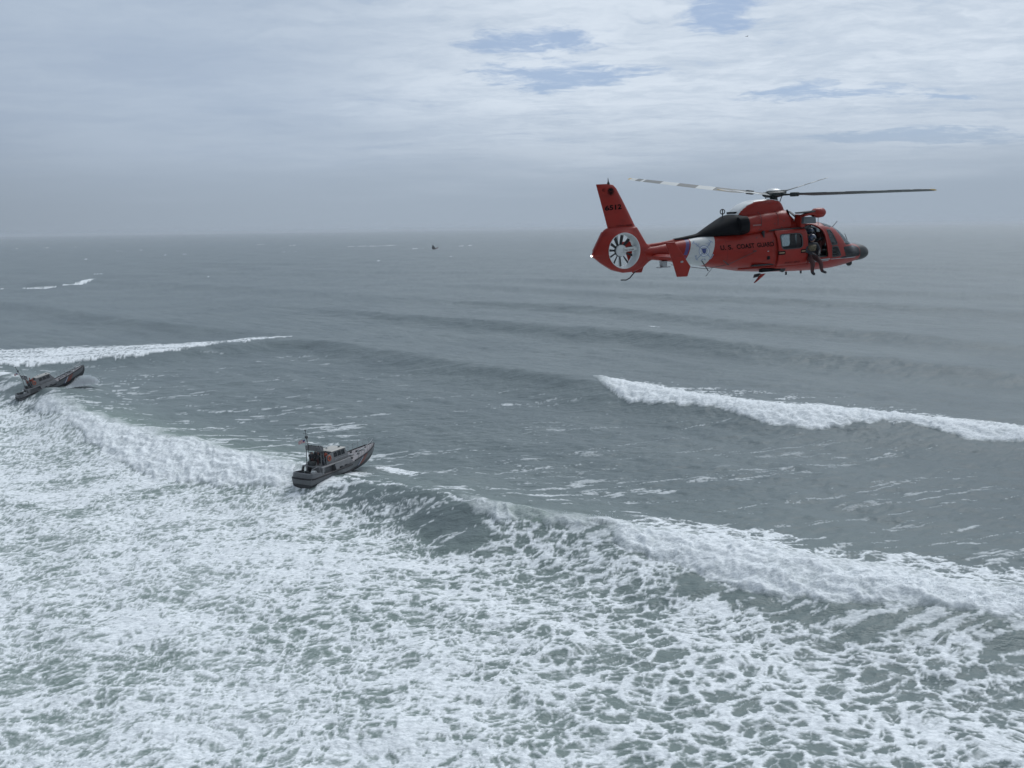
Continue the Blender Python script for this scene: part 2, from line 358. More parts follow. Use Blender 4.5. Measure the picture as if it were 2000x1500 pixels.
def sea_fields(X, Y):
    rng = np.sqrt(X * X + Y * Y)
    la, lb = X * CA + Y * SA, -X * SA + Y * CA          # along / across the crests
    sa, sb = X * CS + Y * SS, -X * SS + Y * CS          # along / across the streaks
    ragged = fbm(X / 5.0, Y / 5.0, 4, 3) * 1.6
    yfAL, yfAR, ybAR = table(FOOT_AL), table(FOOT_AR, 1.2), table(BACK_AR)
    yfBL, ybBL, yfBR, ybBR = table(FOOT_BL, 4.0), table(BACK_BL, 4.0), table(FOOT_BR, 1.6), table(BACK_BR, 3.0)
    Xj = X + fbm(X / 9, Y / 9, 3, 11) * 1.4
    Yj = Y + fbm(X / 6, Y / 6, 3, 12) * 0.8
    wbA = 11.0 - 5.0 * sstep(X, -36, -28) * (1 - sstep(X, -16, -6))
    wfA = 4.6 + 2.6 * sstep(X, -92, -80) * (1 - sstep(X, -36, -30)) + 1.8 * sstep(X, 8, 14)
    zA, dA, hA = wave(Xj, Yj, CREST_A, wfA, wbA, 2.6, 0.16)
    zB, dB, hB = wave(X, Yj, CREST_B, 7.0, 16.0, 5.0, 0.22)
    z = zA + zB
    for pts, wf, wb in ((CREST_CL, 8.5, 20), (CREST_CR, 7.0, 19), (CREST_D, 7.5, 20), (CREST_E, 9, 24), (CREST_F, 11, 28), (CREST_G, 11, 26)):
        z = z + 1.12 * wave(X, Yj, pts, wf, wb, 9.0, 0.25)[0]
    # long low swell far out, wind chop everywhere
    far = sstep(rng, 380, 700)
    z = z + far * 0.75 * (np.sin(lb / 11.5 + 1.7 * fbm(X / 160, Y / 160, 2, 5) * 3) * (0.6 + 1.4 * np.maximum(fbm(X / 210, Y / 210, 2, 9), -.3)) + 0.4 * np.sin((X * .35 + Y * .93) / 7.3 + 2 * perlin(X / 90, Y / 90, 8)))
    near = 1 - sstep(rng, 500, 1600)
    chop = 0.34 * fbm(la / 13, lb / 6.0, 2, 21) + 0.26 * fbm(sa / 6.5, sb / 3.2, 3, 24) + 0.11 * (1 - sstep(rng, 120, 320)) * fbm(sa / 1.9, sb / 1.1, 2, 27)
    # ---- whitewater masks
    jag = ragged * 0.75 + fbm(X / 1.7, Y / 1.7, 2, 31) * 0.55
    lump = np.abs(perlin(la / 4.2, np.zeros_like(la), 77)) * 3.2
    def band(yf, yb, x0, x1, soft=1.2, jf=1.0):
        t0 = Y - (yf(X) + (jag - lump * 0.8) * jf); t1 = (yb - Y + ragged * 1.2)
        m = sstep(t0, -0.3, 0.45) * sstep(t1, 0.0, soft) * sstep(X + ragged, x0 - 3, x0 + 3) * (1 - sstep(X + ragged, x1 - 3, x1 + 3))
        return m, t0
    ycA = Y - dA / 0.82
    wAL, tAL = band(yfAL, ycA + 2.0 + 2.0 * sstep(X, -70, -45), -97, -30.5, 6.5)
    wAR, tAR = band(lambda x: np.minimum(yfAR(x), np.interp(x, [-5, 50], [92, 66])), ybAR(X) + 1.0, -4.0, 400, 6.5)
    gapAR = np.exp(-((X - 9.6) / 1.5) ** 2)                # a green curl between two lips
    wAR = wAR * (1 - 0.9 * gapAR * (dA < 0.5))
    wBR, tBR = band(yfBR, ybBR(X) + 1.5, 19.0, 400, 6.0, 1.25)
    wBL, tBL = band(yfBL, ybBL(X) + 5 * fbm(X / 25, Y / 12, 3, 89), -400, -70, 12.0, 3.2)
    white = np.clip(wAL + wAR + wBR, 0, 1)
    # body of the tumbling water: rounded front and boiling lumps
    rise = lambda t, s: np.sqrt(np.clip(t / s, 0, 1))
    calm = np.clip(wAL * 0.8 + wAR * 0.8 + wBR * 0.5, 0, 1)
    boil = billow(la / 3.6 + 0.5 * perlin(X / 3, Y / 3, 43), lb / 2.7, 3, 41, 0.55)
    z = z + wAL * (rise(tAL, 4.0) * 0.50 + 0.40 * (boil - 0.9)) + wAR * (rise(tAR, 3.2) * 0.60 + 0.36 * (boil - 0.9)) + wBR * (rise(tBR, 4.0) * 0.6 + 0.42 * (boil - 0.9)) + wBL * (0.35 * rise(tBL, 5.0) + 0.16 * boil)
    z = z + chop * near * (1 - 0.55 * calm)
    # small throw of foam at the far left crest
    dab = lambda cx, cy, a, b: np.exp(-(((X - cx) * CA + (Y - cy) * SA) / a) ** 2 - ((-(X - cx) * SA + (Y - cy) * CA) / b) ** 2)
    wt = dab(-123, 190, 9, 3.0); white = np.maximum(white, sstep(wt * (1 + 0.9 * fbm(X / 2.5, Y / 2.5, 3, 87)), 0.30, 0.75)); z = z + 0.7 * wt
    white = white * (0.96 + 0.12 * np.clip(boil - 0.9, -1, 1) + 0.20 * fbm(la / 2.2, lb / 1.6, 3, 47))
    # ---- lace density
    inA = sstep(-dA, 0.5, 3.0)
    left = sstep(X + 0.35 * (Y - 70), 34, -26)
    dens = 0.45 + 0.23 * left + 0.075 * fbm(sa / 22, sb / 9, 3, 51) * 1.8
    faceA = np.exp(-((dA + 3.6) / 3.4) ** 2)
    green = sstep(X, -33, -22) * (1 - sstep(X, -6, 0)) + 1.5 * (1 - sstep(X, -97, -88))
    dens = dens - faceA * green * 0.28
    dens = dens - 0.20 * np.exp(-((dA + 7.5) / 4.0) ** 2) * sstep(X, -20, -9) * (1 - sstep(X, 0, 8))
    frontR = np.exp(-((tAR + 2.2) / 2.6) ** 2) * sstep(X, 10, 17)
    dens = dens - 0.20 * frontR
    foam = inA * np.clip(dens, 0, 1)
    back = (1 - inA)
    between = back * sstep(-dB, -2, 10)
    foam = foam + between * (0.026 + 0.09 * np.exp(-np.maximum(dA, 0) / 12) + 0.030 * fbm(sa / 40, sb / 7, 3, 61) + 0.22 * np.exp(-np.maximum(dA, 0) / 9) * sstep(X, -62, -40) * (1 - sstep(X, -30, -18)))
    patch = sstep(ybAR(X) + 7.5 + 3.5 * fbm(X / 14, Y / 10, 3, 66) * 2 - Y, 0, 4.5) * sstep(X, 9, 17) * back
    foam = np.maximum(foam, patch * 0.60)
    trail = np.exp(-np.maximum(Y - ybBR(X) - 2, 0) / 6.0) * sstep(X, 22, 32) * (1 - sstep(X, 60, 85)) * sstep(dB, -3, 1)
    foam = np.maximum(foam, trail * 0.62 * (0.8 + 0.9 * fbm(sa / 14, sb / 3, 2, 71)))
    foam = np.maximum(foam, wBL * (0.78 + 0.34 * fbm(sa / 9, sb / 2.4, 3, 73)))
    crest_fl = np.exp(-((dA - 0.2) / 0.8) ** 2) * sstep(X, -30, -20) * (1 - sstep(X, -3, 0))
    foam = np.maximum(foam, crest_fl * (0.52 + 0.4 * perlin(la / 3.0, lb * 0, 79)))
    for (cx, cy), wid in CAPS:
        px_m = math.hypot(cx, cy) / 1575.0
        m = dab(cx, cy, max(wid * px_m * 0.42, 2.0), max(1.6, px_m * px_m * 1575 / 35 * 0.9))
        foam = np.maximum(foam, 0.62 * sstep(m, 0.2, 0.75))
    # the broken line far out on the left
    dist = np.full(X.shape, 1e9)
    LG = [(-420, 500), (-336.9, 535.1), (-314.0, 554.5), (-307.4, 568.4), (-313.1, 596.7), (-328.9, 642.9)]
    for (x0, y0), (x1, y1) in zip(LG[:-1], LG[1:]):
        ux, uy = x1 - x0, y1 - y0; t = np.clip(((X - x0) * ux + (Y - y0) * uy) / (ux * ux + uy * uy), 0, 1)
        dist = np.minimum(dist, np.hypot(X - x0 - t * ux, Y - y0 - t * uy))
    foam = np.maximum(foam, sstep(4.2 + 1.2 * perlin(X / 15, Y / 15, 91) - dist, 0, 3) * 0.92)
    # wash round the two boats
    wash = dab(-30, 103.5, 6, 3.2); foam = np.maximum(foam, wash * 0.75)
    for wx, wy, wl, ww in ((-17, 113.5, 4.5, 1.6), (-25.4, 105.0, 4.0, 1.7), (-22.6, 109.0, 3.2, 1.2), (-101, 164.5, 4.0, 1.5)): foam = np.maximum(foam, dab(wx, wy, wl, ww) * 0.85)
    aer = np.clip(inA * (0.35 + 0.5 * left) + white * 0.6 + 0.75 * np.exp(-np.maximum(dA, 0) / 5.0) * back * sstep(X, -90, -70) * (1 - sstep(X, -36, -26)) + 0.4 * between * np.exp(-np.maximum(dA, 0) / 14), 0, 1)
    aer = aer * (1 - 0.75 * np.clip(faceA * green, 0, 1))
    lip = np.exp(-((X - 1.6) / 3.0) ** 2) * np.exp(-((dA + 0.8) / 1.5) ** 2)
    aer = np.maximum(aer, np.clip(lip * 1.6, 0, 1)); white = white * (1 - 0.7 * np.clip(lip * 1.5, 0, 1))
    return z, np.clip(foam, 0, 1), white, aer

def worley(x, y, seed=0):
    """F1 and the gap F2-F1 for one random point per unit cell"""
    xi = np.floor(x).astype(np.int64); yi = np.floor(y).astype(np.int64)
    f1 = np.full(x.shape, 9.0, np.float32); f2 = f1.copy()
    for i in (-1, 0, 1):
        for j in (-1, 0, 1):
            cx, cy = xi + i, yi + j
            h = _perm[_perm[(cx + seed * 37) & 255] + ((cy + seed * 11) & 255)]; h2 = _perm[h + 71]
            d_ = np.hypot(cx + 0.08 + 0.84 * h / 255.0 - x, cy + 0.08 + 0.84 * h2 / 255.0 - y).astype(np.float32)
            f2 = np.minimum(np.maximum(d_, f1), f2); f1 = np.minimum(f1, d_)
    return f1, f2 - f1
def quantile(v):
    """value -> its rank (0..1), so that a density is the share of water hidden"""
    smp = np.sort(v[:: max(1, len(v) // 20000)]); return np.interp(v, smp, np.linspace(0, 1, len(smp)))
def lace_cover(X, Y, foam):
    """how much of the water a foam of given density hides: holes with threads between them, drawn out along the streaks"""
    cov = np.zeros_like(X); k = np.where((foam > 0.015) & (np.hypot(X, Y) < 3000))[0]
    x, y, f = X[k], Y[k], foam[k]
    sa, sb = x * CS + y * SS, -x * SS + y * CS
    cl, sl = math.cos(R(6)), math.sin(R(6)); a0, b0 = x * cl + y * sl, -x * sl + y * cl
    wa = fbm(a0 / 7, b0 / 6, 3, 101) * 1.7 + fbm(a0 / 1.3, b0 / 1.1, 3, 105) * 0.34
    wb = fbm(a0 / 7, b0 / 6, 3, 111) * 1.5 + fbm(a0 / 1.3, b0 / 1.1, 3, 115) * 0.30
    a, b = a0 + wa, b0 + wb
    ed1 = worley(a / 2.9, b / 1.75, 1)[1]; ed2 = worley(a / 1.15, b / 0.75, 2)[1]; ed3 = worley(a / 0.50, b / 0.34, 3)[1]
    coarse = np.clip(sstep(x + 0.35 * (y - 70), -30, 28) + 0.9 * fbm(x / 19, y / 15, 2, 163), 0, 1)   # larger cells in the older foam
    v = (0.26 + 0.30 * coarse) * np.clip(1 - ed1 / 0.6, 0, 1) ** 1.6 + 0.38 * np.clip(1 - ed2 / 0.6, 0, 1) ** 1.3 + (0.28 - 0.13 * coarse) * np.clip(1 - ed3 / 0.6, 0, 1)
    big = fbm(a / 15, b / 6.0, 3, 121); med = fbm(a / 4.4, b / 1.7, 4, 125, 0.6); fin = fbm(a / 0.7, b / 0.4, 3, 131, 0.65)
    q1 = quantile(v + 0.36 * big + 0.20 * med + 0.07 * fin)
    thread = -np.abs(fbm(sa / 34, sb / 3.4, 4, 141, 0.5)) - 0.05 * (1 - np.clip(1 - ed2 / 0.6, 0, 1))
    q2 = quantile(thread + 0.16 * med + 0.13 * fbm(sa / 30, sb / 11, 2, 151) + 0.05 * fin)
    thin = 1 - sstep(f, 0.22, 0.42)                          # sparse foam: only long threads
    q = q1 * (1 - thin) + q2 * thin
    t = q - (1 - f)
    f = f * 1.0
    soft = 0.26 * (1 - thin) + 0.07 * thin
    c = sstep(t / soft, -1.0, 1.0)
    c = np.maximum(c, sstep(t, -0.45, 0.1) * (0.24 * sstep(f, 0.2, 0.55) + 0.22 * sstep(f, 0.55, 0.78)))
    web = np.maximum(0.80 * np.exp(-(ed1 / 0.10) ** 2), 0.55 * np.exp(-(ed2 / 0.12) ** 2) * sstep(f, 0.30, 0.55)) * np.clip(0.75 + 1.3 * med, 0, 1)
    c = np.maximum(c, web * sstep(f, 0.22, 0.42) * (1 - thin))
    cov[k] = c * sstep(f, 0.012, 0.05) * (1 - 0.30 * thin)
    return cov

def polar_sheet(ths, rs):
    T, RR = np.meshgrid(ths, rs); X = (RR * np.sin(T)).ravel(); Y = (RR * np.cos(T)).ravel()
    n, m = len(rs), len(ths); i = np.arange(n - 1)[:, None] * m + np.arange(m - 1)[None, :]
    F = np.stack([i, i + 1, i + m + 1, i + m], -1).reshape(-1, 4)
    return X, Y, F
def steps(a, b, k):
    n = max(2, int(math.log(b / a) / k)); return a * (b / a) ** (np.arange(n) / n)
rs_fine = np.concatenate([steps(40, 150, 0.0030), steps(150, 420, 0.0046), steps(420, 2600, 0.013), steps(2600, 42000, 0.14), [42000.0]])
th_fine = np.linspace(R(-46), R(46), 1240)
rs_co = np.concatenate([steps(40, 400, 0.08), steps(400, 42000, 0.3), [42000.0]])
parts_ = [polar_sheet(th_fine, rs_fine), polar_sheet(np.linspace(R(46), R(314), 90), rs_co), polar_sheet(np.linspace(0, 2 * math.pi, 121), np.linspace(0.05, 40, 14))]
X = np.concatenate([q[0] for q in parts_]); Y = np.concatenate([q[1] for q in parts_])
offs = np.cumsum([0] + [len(q[0]) for q in parts_]); F = np.concatenate([q[2] + o_ for q, o_ in zip(parts_, offs)])
Z, FOAM, WHITE, AER = sea_fields(X, Y); COVER = lace_cover(X, Y, FOAM)
Z = Z + 0.07 * COVER * (1 - sstep(np.hypot(X, Y), 130, 260))
me = bpy.data.meshes.new('sea')
me.vertices.add(len(X)); me.vertices.foreach_set('co', np.stack([X, Y, Z], 1).astype(np.float32).ravel())
me.loops.add(F.size); me.loops.foreach_set('vertex_index', F.astype(np.int32).ravel())
me.polygons.add(len(F)); me.polygons.foreach_set('loop_start', (np.arange(len(F)) * 4).astype(np.int32))
me.polygons.foreach_set('use_smooth', np.ones(len(F), dtype=bool))
for nm, arr in (('cover', COVER), ('white', WHITE), ('aer', AER)):
    at = me.attributes.new(nm, 'FLOAT', 'POINT'); at.data.foreach_set('value', arr.astype(np.float32))
me.update(calc_edges=True); me.validate()
sea = bpy.data.objects.new('sea', me); col_root.objects.link(sea); sea['kind'] = 'structure'

m_sea, g, out = new_mat('sea_water')
geo = g.node('ShaderNodeNewGeometry'); pos = geo.outputs['Position']
def attr(n_): return g.node('ShaderNodeAttribute', attribute_name=n_).outputs['Fac']
a_cov, a_white, a_aer = attr('cover'), attr('white'), attr('aer')
sx, sy, sz = g.sep(pos)[0:3]
flat = g.comb(sx, sy, 0.0)
st = g.mapping(flat, rot=(0, 0, R(-19.5)), scale=(0.6, 1.0, 1.0))
fine = g.noise(st, 3.4, 3, 0.65)
total = g.math('ADD', g.math('MAXIMUM', a_cov, a_white), g.math('MULTIPLY', g.math('SUBTRACT', fine, 0.5), 0.75))
total = g.ramp(g.math('MULTIPLY', total, g.ramp(g.math('MAXIMUM', a_cov, a_white), 0.0, 0.15)), -0.02, 1.08, smooth=False)
# relief: wind ripples on the water, froth on the foam
rip1 = g.noise(g.mapping(flat, rot=(0, 0, R(20)), scale=(0.5, 1.0, 1.0)), 0.75, 4, 0.62)
fro = g.noise(pos, 1.9, 4, 0.65)
hgt = g.math('ADD', g.math('MULTIPLY', rip1, 0.42), g.math('MULTIPLY', fro, g.math('MULTIPLY', a_white, 0.15)))
bp = g.node('ShaderNodeBump'); bp.inputs['Strength'].default_value = 0.9; bp.inputs['Distance'].default_value = 1.0
g.l.new(hgt, bp.inputs['Height'])
deep = g.mix(g.ramp(g.noise(flat, 0.035, 2), 0.35, 0.65), rgb(0.118, 0.147, 0.155), rgb(0.136, 0.166, 0.172))
wat = g.mix(g.math('MULTIPLY', a_aer, 0.62), deep, rgb(0.215, 0.278, 0.240))
# body of the water plus a glossy skin; wave facets too small to model keep the skin from turning into a mirror far out
wd_ = g.node('ShaderNodeBsdfDiffuse'); g.l.new(wat, wd_.inputs[0]); g.l.new(bp.outputs[0], wd_.inputs['Normal'])
wg_ = g.node('ShaderNodeBsdfGlossy'); wg_.inputs['Roughness'].default_value = 0.24; wg_.inputs[0].default_value = rgb(1, 1, 1); g.l.new(bp.outputs[0], wg_.inputs['Normal'])
fr_ = g.node('ShaderNodeFresnel'); fr_.inputs[0].default_value = 1.333; g.l.new(bp.outputs[0], fr_.inputs['Normal'])
wb_ = g.node('ShaderNodeMixShader'); g.l.new(g.math('MULTIPLY', fr_.outputs[0], 0.33), wb_.inputs[0]); g.l.new(wd_.outputs[0], wb_.inputs[1]); g.l.new(wg_.outputs[0], wb_.inputs[2])
fb_ = g.node('ShaderNodeBsdfPrincipled')
g.l.new(g.mix(g.ramp(g.math('ADD', g.math('MULTIPLY', fine, 0.5), g.math('MULTIPLY', fro, 0.5)), 0.36, 0.60), rgb(0.62, 0.655, 0.675), rgb(0.80, 0.83, 0.845)), fb_.inputs['Base Color'])
fb_.inputs['Roughness'].default_value = 0.75; fb_.inputs['Specular IOR Level'].default_value = 0.25
g.l.new(bp.outputs[0], fb_.inputs['Normal'])
mx = g.node('ShaderNodeMixShader'); g.l.new(total, mx.inputs[0]); g.l.new(wb_.outputs[0], mx.inputs[1]); g.l.new(fb_.outputs[0], mx.inputs[2])
g.l.new(mx.outputs[0], out.inputs[0])
me.materials.append(m_sea)
def sea_z(x, y): return float(sea_fields(np.array([x, x], float), np.array([y, y], float))[0][0])

# ------------------------------------------------------------------ sea haze: one closed box of even, pale air
hb = MB(); hb.box((0, 0, 22.0), (96000, 96000, 58.0))
haze = hb.build('haze', None, None, smooth=None); haze['kind'] = 'stuff'
m_hz, g, out = new_mat('sea_haze')
pv = g.node('ShaderNodeVolumePrincipled')
pv.inputs['Color'].default_value = rgb(0.70, 0.735, 0.78); pv.inputs['Density'].default_value = 0.00009; pv.inputs['Anisotropy'].default_value = 0.2
g.l.new(pv.outputs[0], out.inputs['Volume'])
try: m_hz.cycles.homogeneous_volume = True
except Exception: pass
haze.data.materials.append(m_hz)

# ------------------------------------------------------------------ helicopter (local frame: X to the nose, Y to port, Z up)
HM = Matrix.Translation((9.875, 30.479, 32.847)) @ Matrix.Rotation(R(21), 4, 'Z') @ Matrix.Rotation(R(-3), 4, 'Y')
heli = thing('helicopter', 'red rescue helicopter with white tail band hovering over the sea', 'helicopter', M=HM)
RED = (0.215, 0.0150, 0.0095)
m_red = principled('red_paint', RED, 0.40, coat=0.06, vary=0.10, scale=1.3, dirt=(0.07, 0.007, 0.006, 0.35), spec=0.22)
m_white = principled('white_paint', (0.56, 0.58, 0.58), 0.4, coat=0.2, vary=0.06, dirt=(0.42, 0.43, 0.43, 0.5))
m_black = principled('black_paint', (0.005, 0.006, 0.008), 0.65, vary=0.3, dirt=(0.010, 0.010, 0.011, 0.6), spec=0.12)
m_dark = principled('dark_trim', (0.022, 0.024, 0.028), 0.55, vary=0.2)
m_liner = principled('cabin_liner', (0.018, 0.019, 0.023), 0.8, vary=0.3)
m_grey = principled('grey_metal', (0.26, 0.28, 0.30), 0.45, metal=0.3, dirt=(0.08, 0.085, 0.09, 0.6))
m_duct = principled('duct_white', (0.48, 0.51, 0.52), 0.45, dirt=(0.30, 0.31, 0.32, 0.6))
m_hub = principled('rotor_metal', (0.020, 0.028, 0.028), 0.55, metal=0.1, vary=0.3, scale=8)
m_hoist = principled('hoist_grey', (0.075, 0.088, 0.100), 0.5, vary=0.15)
m_ink = principled('black_lettering', (0.003, 0.003, 0.004), 0.7, vary=0.05, spec=0.08)
m_blue = principled('blue_marking', (0.20, 0.245, 0.34), 0.5, vary=0.08)
m_navy = principled('navy_marking', (0.030, 0.045, 0.16), 0.5, vary=0.05)
m_pale = principled('pale_marking', (0.55, 0.58, 0.62), 0.5, vary=0.05)
m_radome = principled('radome_black', (0.007, 0.011, 0.012), 0.45, vary=0.2, spec=0.35)
m_lamp, g, out = new_mat('lit_tail_lamp')
em = g.node('ShaderNodeEmission'); em.inputs[0].default_value = rgb(1.0, 0.97, 0.9); em.inputs[1].default_value = 4.0; g.l.new(em.outputs[0], out.inputs[0])
def glass_mat(name, tint, refl=0.5, rough=0.03):
    m, g, out = new_mat(name)
    tr = g.node('ShaderNodeBsdfTransparent'); tr.inputs[0].default_value = rgb(*tint)
    gl = g.node('ShaderNodeBsdfGlossy'); gl.inputs['Roughness'].default_value = rough; gl.inputs[0].default_value = rgb(0.9, 0.93, 0.95)
    fr = g.node('ShaderNodeFresnel'); fr.inputs[0].default_value = 1.5
    mx = g.node('ShaderNodeMixShader'); g.l.new(g.math('MULTIPLY', fr.outputs[0], refl * 2, clamp=True), mx.inputs[0])
    g.l.new(tr.outputs[0], mx.inputs[1]); g.l.new(gl.outputs[0], mx.inputs[2]); g.l.new(mx.outputs[0], out.inputs[0])
    return m
m_glass = glass_mat('window_glass', (0.60, 0.66, 0.68), 0.30)
m_smoke = glass_mat('smoked_glass', (0.16, 0.18, 0.19), 0.32)
m_nose = principled('black_nose_glass', (0.004, 0.005, 0.007), 0.2, vary=0.1, spec=0.2)
# fuselage paint: red with the white band, a thin blue stripe behind it (real livery, fixed to the body)
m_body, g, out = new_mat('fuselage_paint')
bs = g.node('ShaderNodeBsdfPrincipled'); g.l.new(bs.outputs[0], out.inputs[0])
oc = g.node('ShaderNodeTexCoord').outputs['Object']; ox, oy, oz = g.sep(oc)[0:3]
nz = g.noise(oc, 1.3, 5, 0.6); gr = g.noise(g.mapping(oc, scale=(0.5, 1, 2.0)), 4.0, 7, 0.7)
red = g.mix(g.ramp(gr, 0.5, 0.75, 0.0, 0.40), g.mix(nz, rgb(0.20, 0.0138, 0.0085), rgb(0.23, 0.0162, 0.0105)), rgb(0.07, 0.008, 0.007))
slant = g.math('SUBTRACT', ox, g.math('MULTIPLY', g.math('SUBTRACT', oz, 1.85), 0.40))
def between(v, a, b): return g.math('MULTIPLY', g.math('GREATER_THAN', v, a), g.math('LESS_THAN', v, b))
c = g.mix(between(slant, -3.78, -2.90), red, g.mix(g.ramp(gr, 0.45, 0.75, 0.0, 0.5), rgb(0.42, 0.445, 0.45), rgb(0.30, 0.315, 0.32)))
c = g.mix(between(slant, -3.96, -3.83), c, rgb(0.075, 0.055, 0.16))
# panel seams
seam = None
for xs_ in (-2.55, -0.72, -0.10):
    q = between(ox, xs_ - 0.008, xs_ + 0.008); seam = q if seam is None else g.math('MAXIMUM', seam, q)
seam = g.math('MULTIPLY', seam, g.math('GREATER_THAN', oz, 0.75))
c = g.mix(g.math('MULTIPLY', seam, 0.6), c, rgb(0.07, 0.012, 0.010))
# sooty belly
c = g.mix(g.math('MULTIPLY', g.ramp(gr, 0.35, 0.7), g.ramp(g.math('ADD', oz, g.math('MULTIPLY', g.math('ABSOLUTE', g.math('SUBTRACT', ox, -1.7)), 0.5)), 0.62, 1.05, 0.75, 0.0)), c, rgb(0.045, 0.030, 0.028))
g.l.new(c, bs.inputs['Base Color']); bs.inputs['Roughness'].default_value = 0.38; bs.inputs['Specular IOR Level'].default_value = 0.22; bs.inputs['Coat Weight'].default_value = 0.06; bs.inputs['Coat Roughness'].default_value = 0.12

# ---- fuselage as a lofted skin:  x, bottom, top, half width, exponent, height of greatest width (0..1)
ST = np.array([
    (-5.62, 1.30, 1.76, .20, 2.0, .50), (-5.16, 1.27, 1.76, .25, 2.0, .50), (-4.44, 1.15, 1.84, .34, 2.1, .48), (-3.70, .99, 1.92, .47, 2.2, .46),
    (-2.50, .76, 2.06, .74, 2.0, .40), (-1.60, .58, 2.18, .92, 2.0, .38), (-.80, .50, 2.22, .985, 2.1, .38), (-.50, .47, 2.18, 1.0, 2.6, .40), (.60, .41, 2.20, 1.02, 3.2, .42),
    (1.30, .38, 2.20, 1.01, 3.1, .42), (1.75, .37, 2.17, .99, 2.9, .42), (2.10, .37, 2.09, .95, 2.7, .41), (2.40, .38, 1.99, .90, 2.5, .40), (2.66, .40, 1.86, .84, 2.4, .40),
    (2.95, .43, 1.60, .76, 2.3, .42), (3.15, .46, 1.38, .70, 2.3, .44), (3.35, .50, 1.25, .62, 2.3, .46), (3.65, .55, 1.215, .53, 2.3, .48), (3.90, .55, 1.20, .48, 2.3, .48),
    (4.10, .57, 1.155, .42, 2.2, .48), (4.24, .61, 1.08, .34, 2.1, .48), (4.33, .69, .99, .21, 2.0, .48), (4.36, .78, .89, .08, 2.0, .5)])
_xs = np.linspace(ST[0, 0], ST[-1, 0], 3000)
def _sm(v, s=0.10):
    dxx = _xs[1] - _xs[0]; k = int(3 * s / dxx); w = np.exp(-.5 * (np.arange(-k, k + 1) * dxx / s) ** 2); w /= w.sum()
    r_ = np.convolve(np.pad(v, k, mode='edge'), w, mode='valid'); e = np.clip((4.3 - _xs) / 0.3, 0, 1); return r_ * e + v * (1 - e)
_T = [_sm(np.interp(_xs, ST[:, 0], ST[:, c_])) for c_ in range(1, 6)]
def sect(x): return [float(np.interp(x, _xs, t)) for t in _T]
def half_w(x, z):
    zb, zt, hw, n, fc = sect(x); zc = zb + (zt - zb) * fc
    t = (z - zc) / (zt - zc) if z > zc else (zc - z) / (zc - zb)
    return hw * max(0.0, 1 - min(1.0, abs(t)) ** n) ** (1 / n)
gx = np.concatenate([np.arange(-5.62, -0.75, 0.07), np.arange(-0.75, 3.6, 0.02), np.arange(3.6, 4.36, 0.03), [4.36]])
NR = 176
# ring angles spread evenly by arc length of a representative section
tt = np.linspace(0, 2 * np.pi, 4001); e_ = 2 / 2.8
cx_, cz_ = np.sign(np.sin(tt)) * np.abs(np.sin(tt)) ** e_, np.sign(np.cos(tt)) * np.abs(np.cos(tt)) ** e_ * 0.9
arc = np.concatenate([[0], np.cumsum(np.hypot(np.diff(cx_), np.diff(cz_)))]); TH = np.interp(np.linspace(0, arc[-1], NR, endpoint=False), arc, tt)
GV = np.zeros((len(gx), NR, 3))
for i, x in enumerate(gx):
    zb, zt, hw, n, fc = sect(x); zc = zb + (zt - zb) * fc
    s_, c_ = np.sin(TH), np.cos(TH)
    GV[i, :, 0] = x; GV[i, :, 1] = hw * np.sign(s_) * np.abs(s_) ** (2 / n)
    GV[i, :, 2] = zc + np.where(c_ > 0, zt - zc, zc - zb) * np.sign(c_) * np.abs(c_) ** (2 / n)
FI = np.array([(i * NR + k, (i + 1) * NR + k, (i + 1) * NR + (k + 1) % NR, i * NR + (k + 1) % NR) for i in range(len(gx) - 1) for k in range(NR)])
PV = GV.reshape(-1, 3); FC = PV[FI].mean(1)
_u = np.gradient(GV, axis=0); _w = np.roll(GV, -1, 1) - np.roll(GV, 1, 1); NV = np.cross(_w, _u).reshape(-1, 3); NV /= np.maximum(np.linalg.norm(NV, axis=1, keepdims=True), 1e-9)
if (NV[len(gx) // 2 * NR + NR // 4] * np.array([0, 1, 0])).sum() < 0: NV = -NV
def inpoly(poly, x, z):
    r_ = np.zeros(len(x), bool); n = len(poly)
    for i in range(n):
        (x0, z0), (x1, z1) = poly[i], poly[(i + 1) % n]
        m = ((z0 > z) != (z1 > z)) & (x < (x1 - x0) * (z - z0) / (z1 - z0 + 1e-12) + x0); r_ ^= m
    return r_
def rounded(poly, rad, n=5):
    out_ = []
    for i in range(len(poly)):
        a, b, c = np.array(poly[i - 1], float), np.array(poly[i], float), np.array(poly[(i + 1) % len(poly)], float)
        p0 = b + (a - b) / np.linalg.norm(a - b) * min(rad, np.linalg.norm(a - b) * .45); p2 = b + (c - b) / np.linalg.norm(c - b) * min(rad, np.linalg.norm(c - b) * .45)
        for k in range(n + 1):
            t = k / n; out_.append(tuple((1 - t) ** 2 * p0 + 2 * t * (1 - t) * b + t * t * p2))
    return out_
def grow(poly, dlt):
    c = np.mean(np.array(poly), 0); return [tuple(c + (np.array(q) - c) * (1 + dlt / max(np.linalg.norm(np.array(q) - c), 1e-6))) for q in poly]
star, port = FC[:, 1] < -0.08, FC[:, 1] > 0.08
P_DOOR = rounded([(0.66, .86), (0.66, 2.11), (1.20, 2.11), (1.50, 1.85), (1.70, .86)], 0.12)
P_SLIDE = rounded([(-.62, .72), (-.62, 1.97), (.66, 1.97), (.66, .72)], 0.06)
P_CABW = rounded([(-.50, 1.30), (-.50, 1.84), (.43, 1.84), (.43, 1.30)], 0.16)
P_UPW = rounded([(1.70, 1.86), (1.90, 1.84), (2.16, 1.32), (1.86, 1.30), (1.78, 1.55)], 0.05)
P_LOW = rounded([(1.88, 1.22), (2.16, 1.22), (2.36, .88), (1.92, .86)], 0.05)
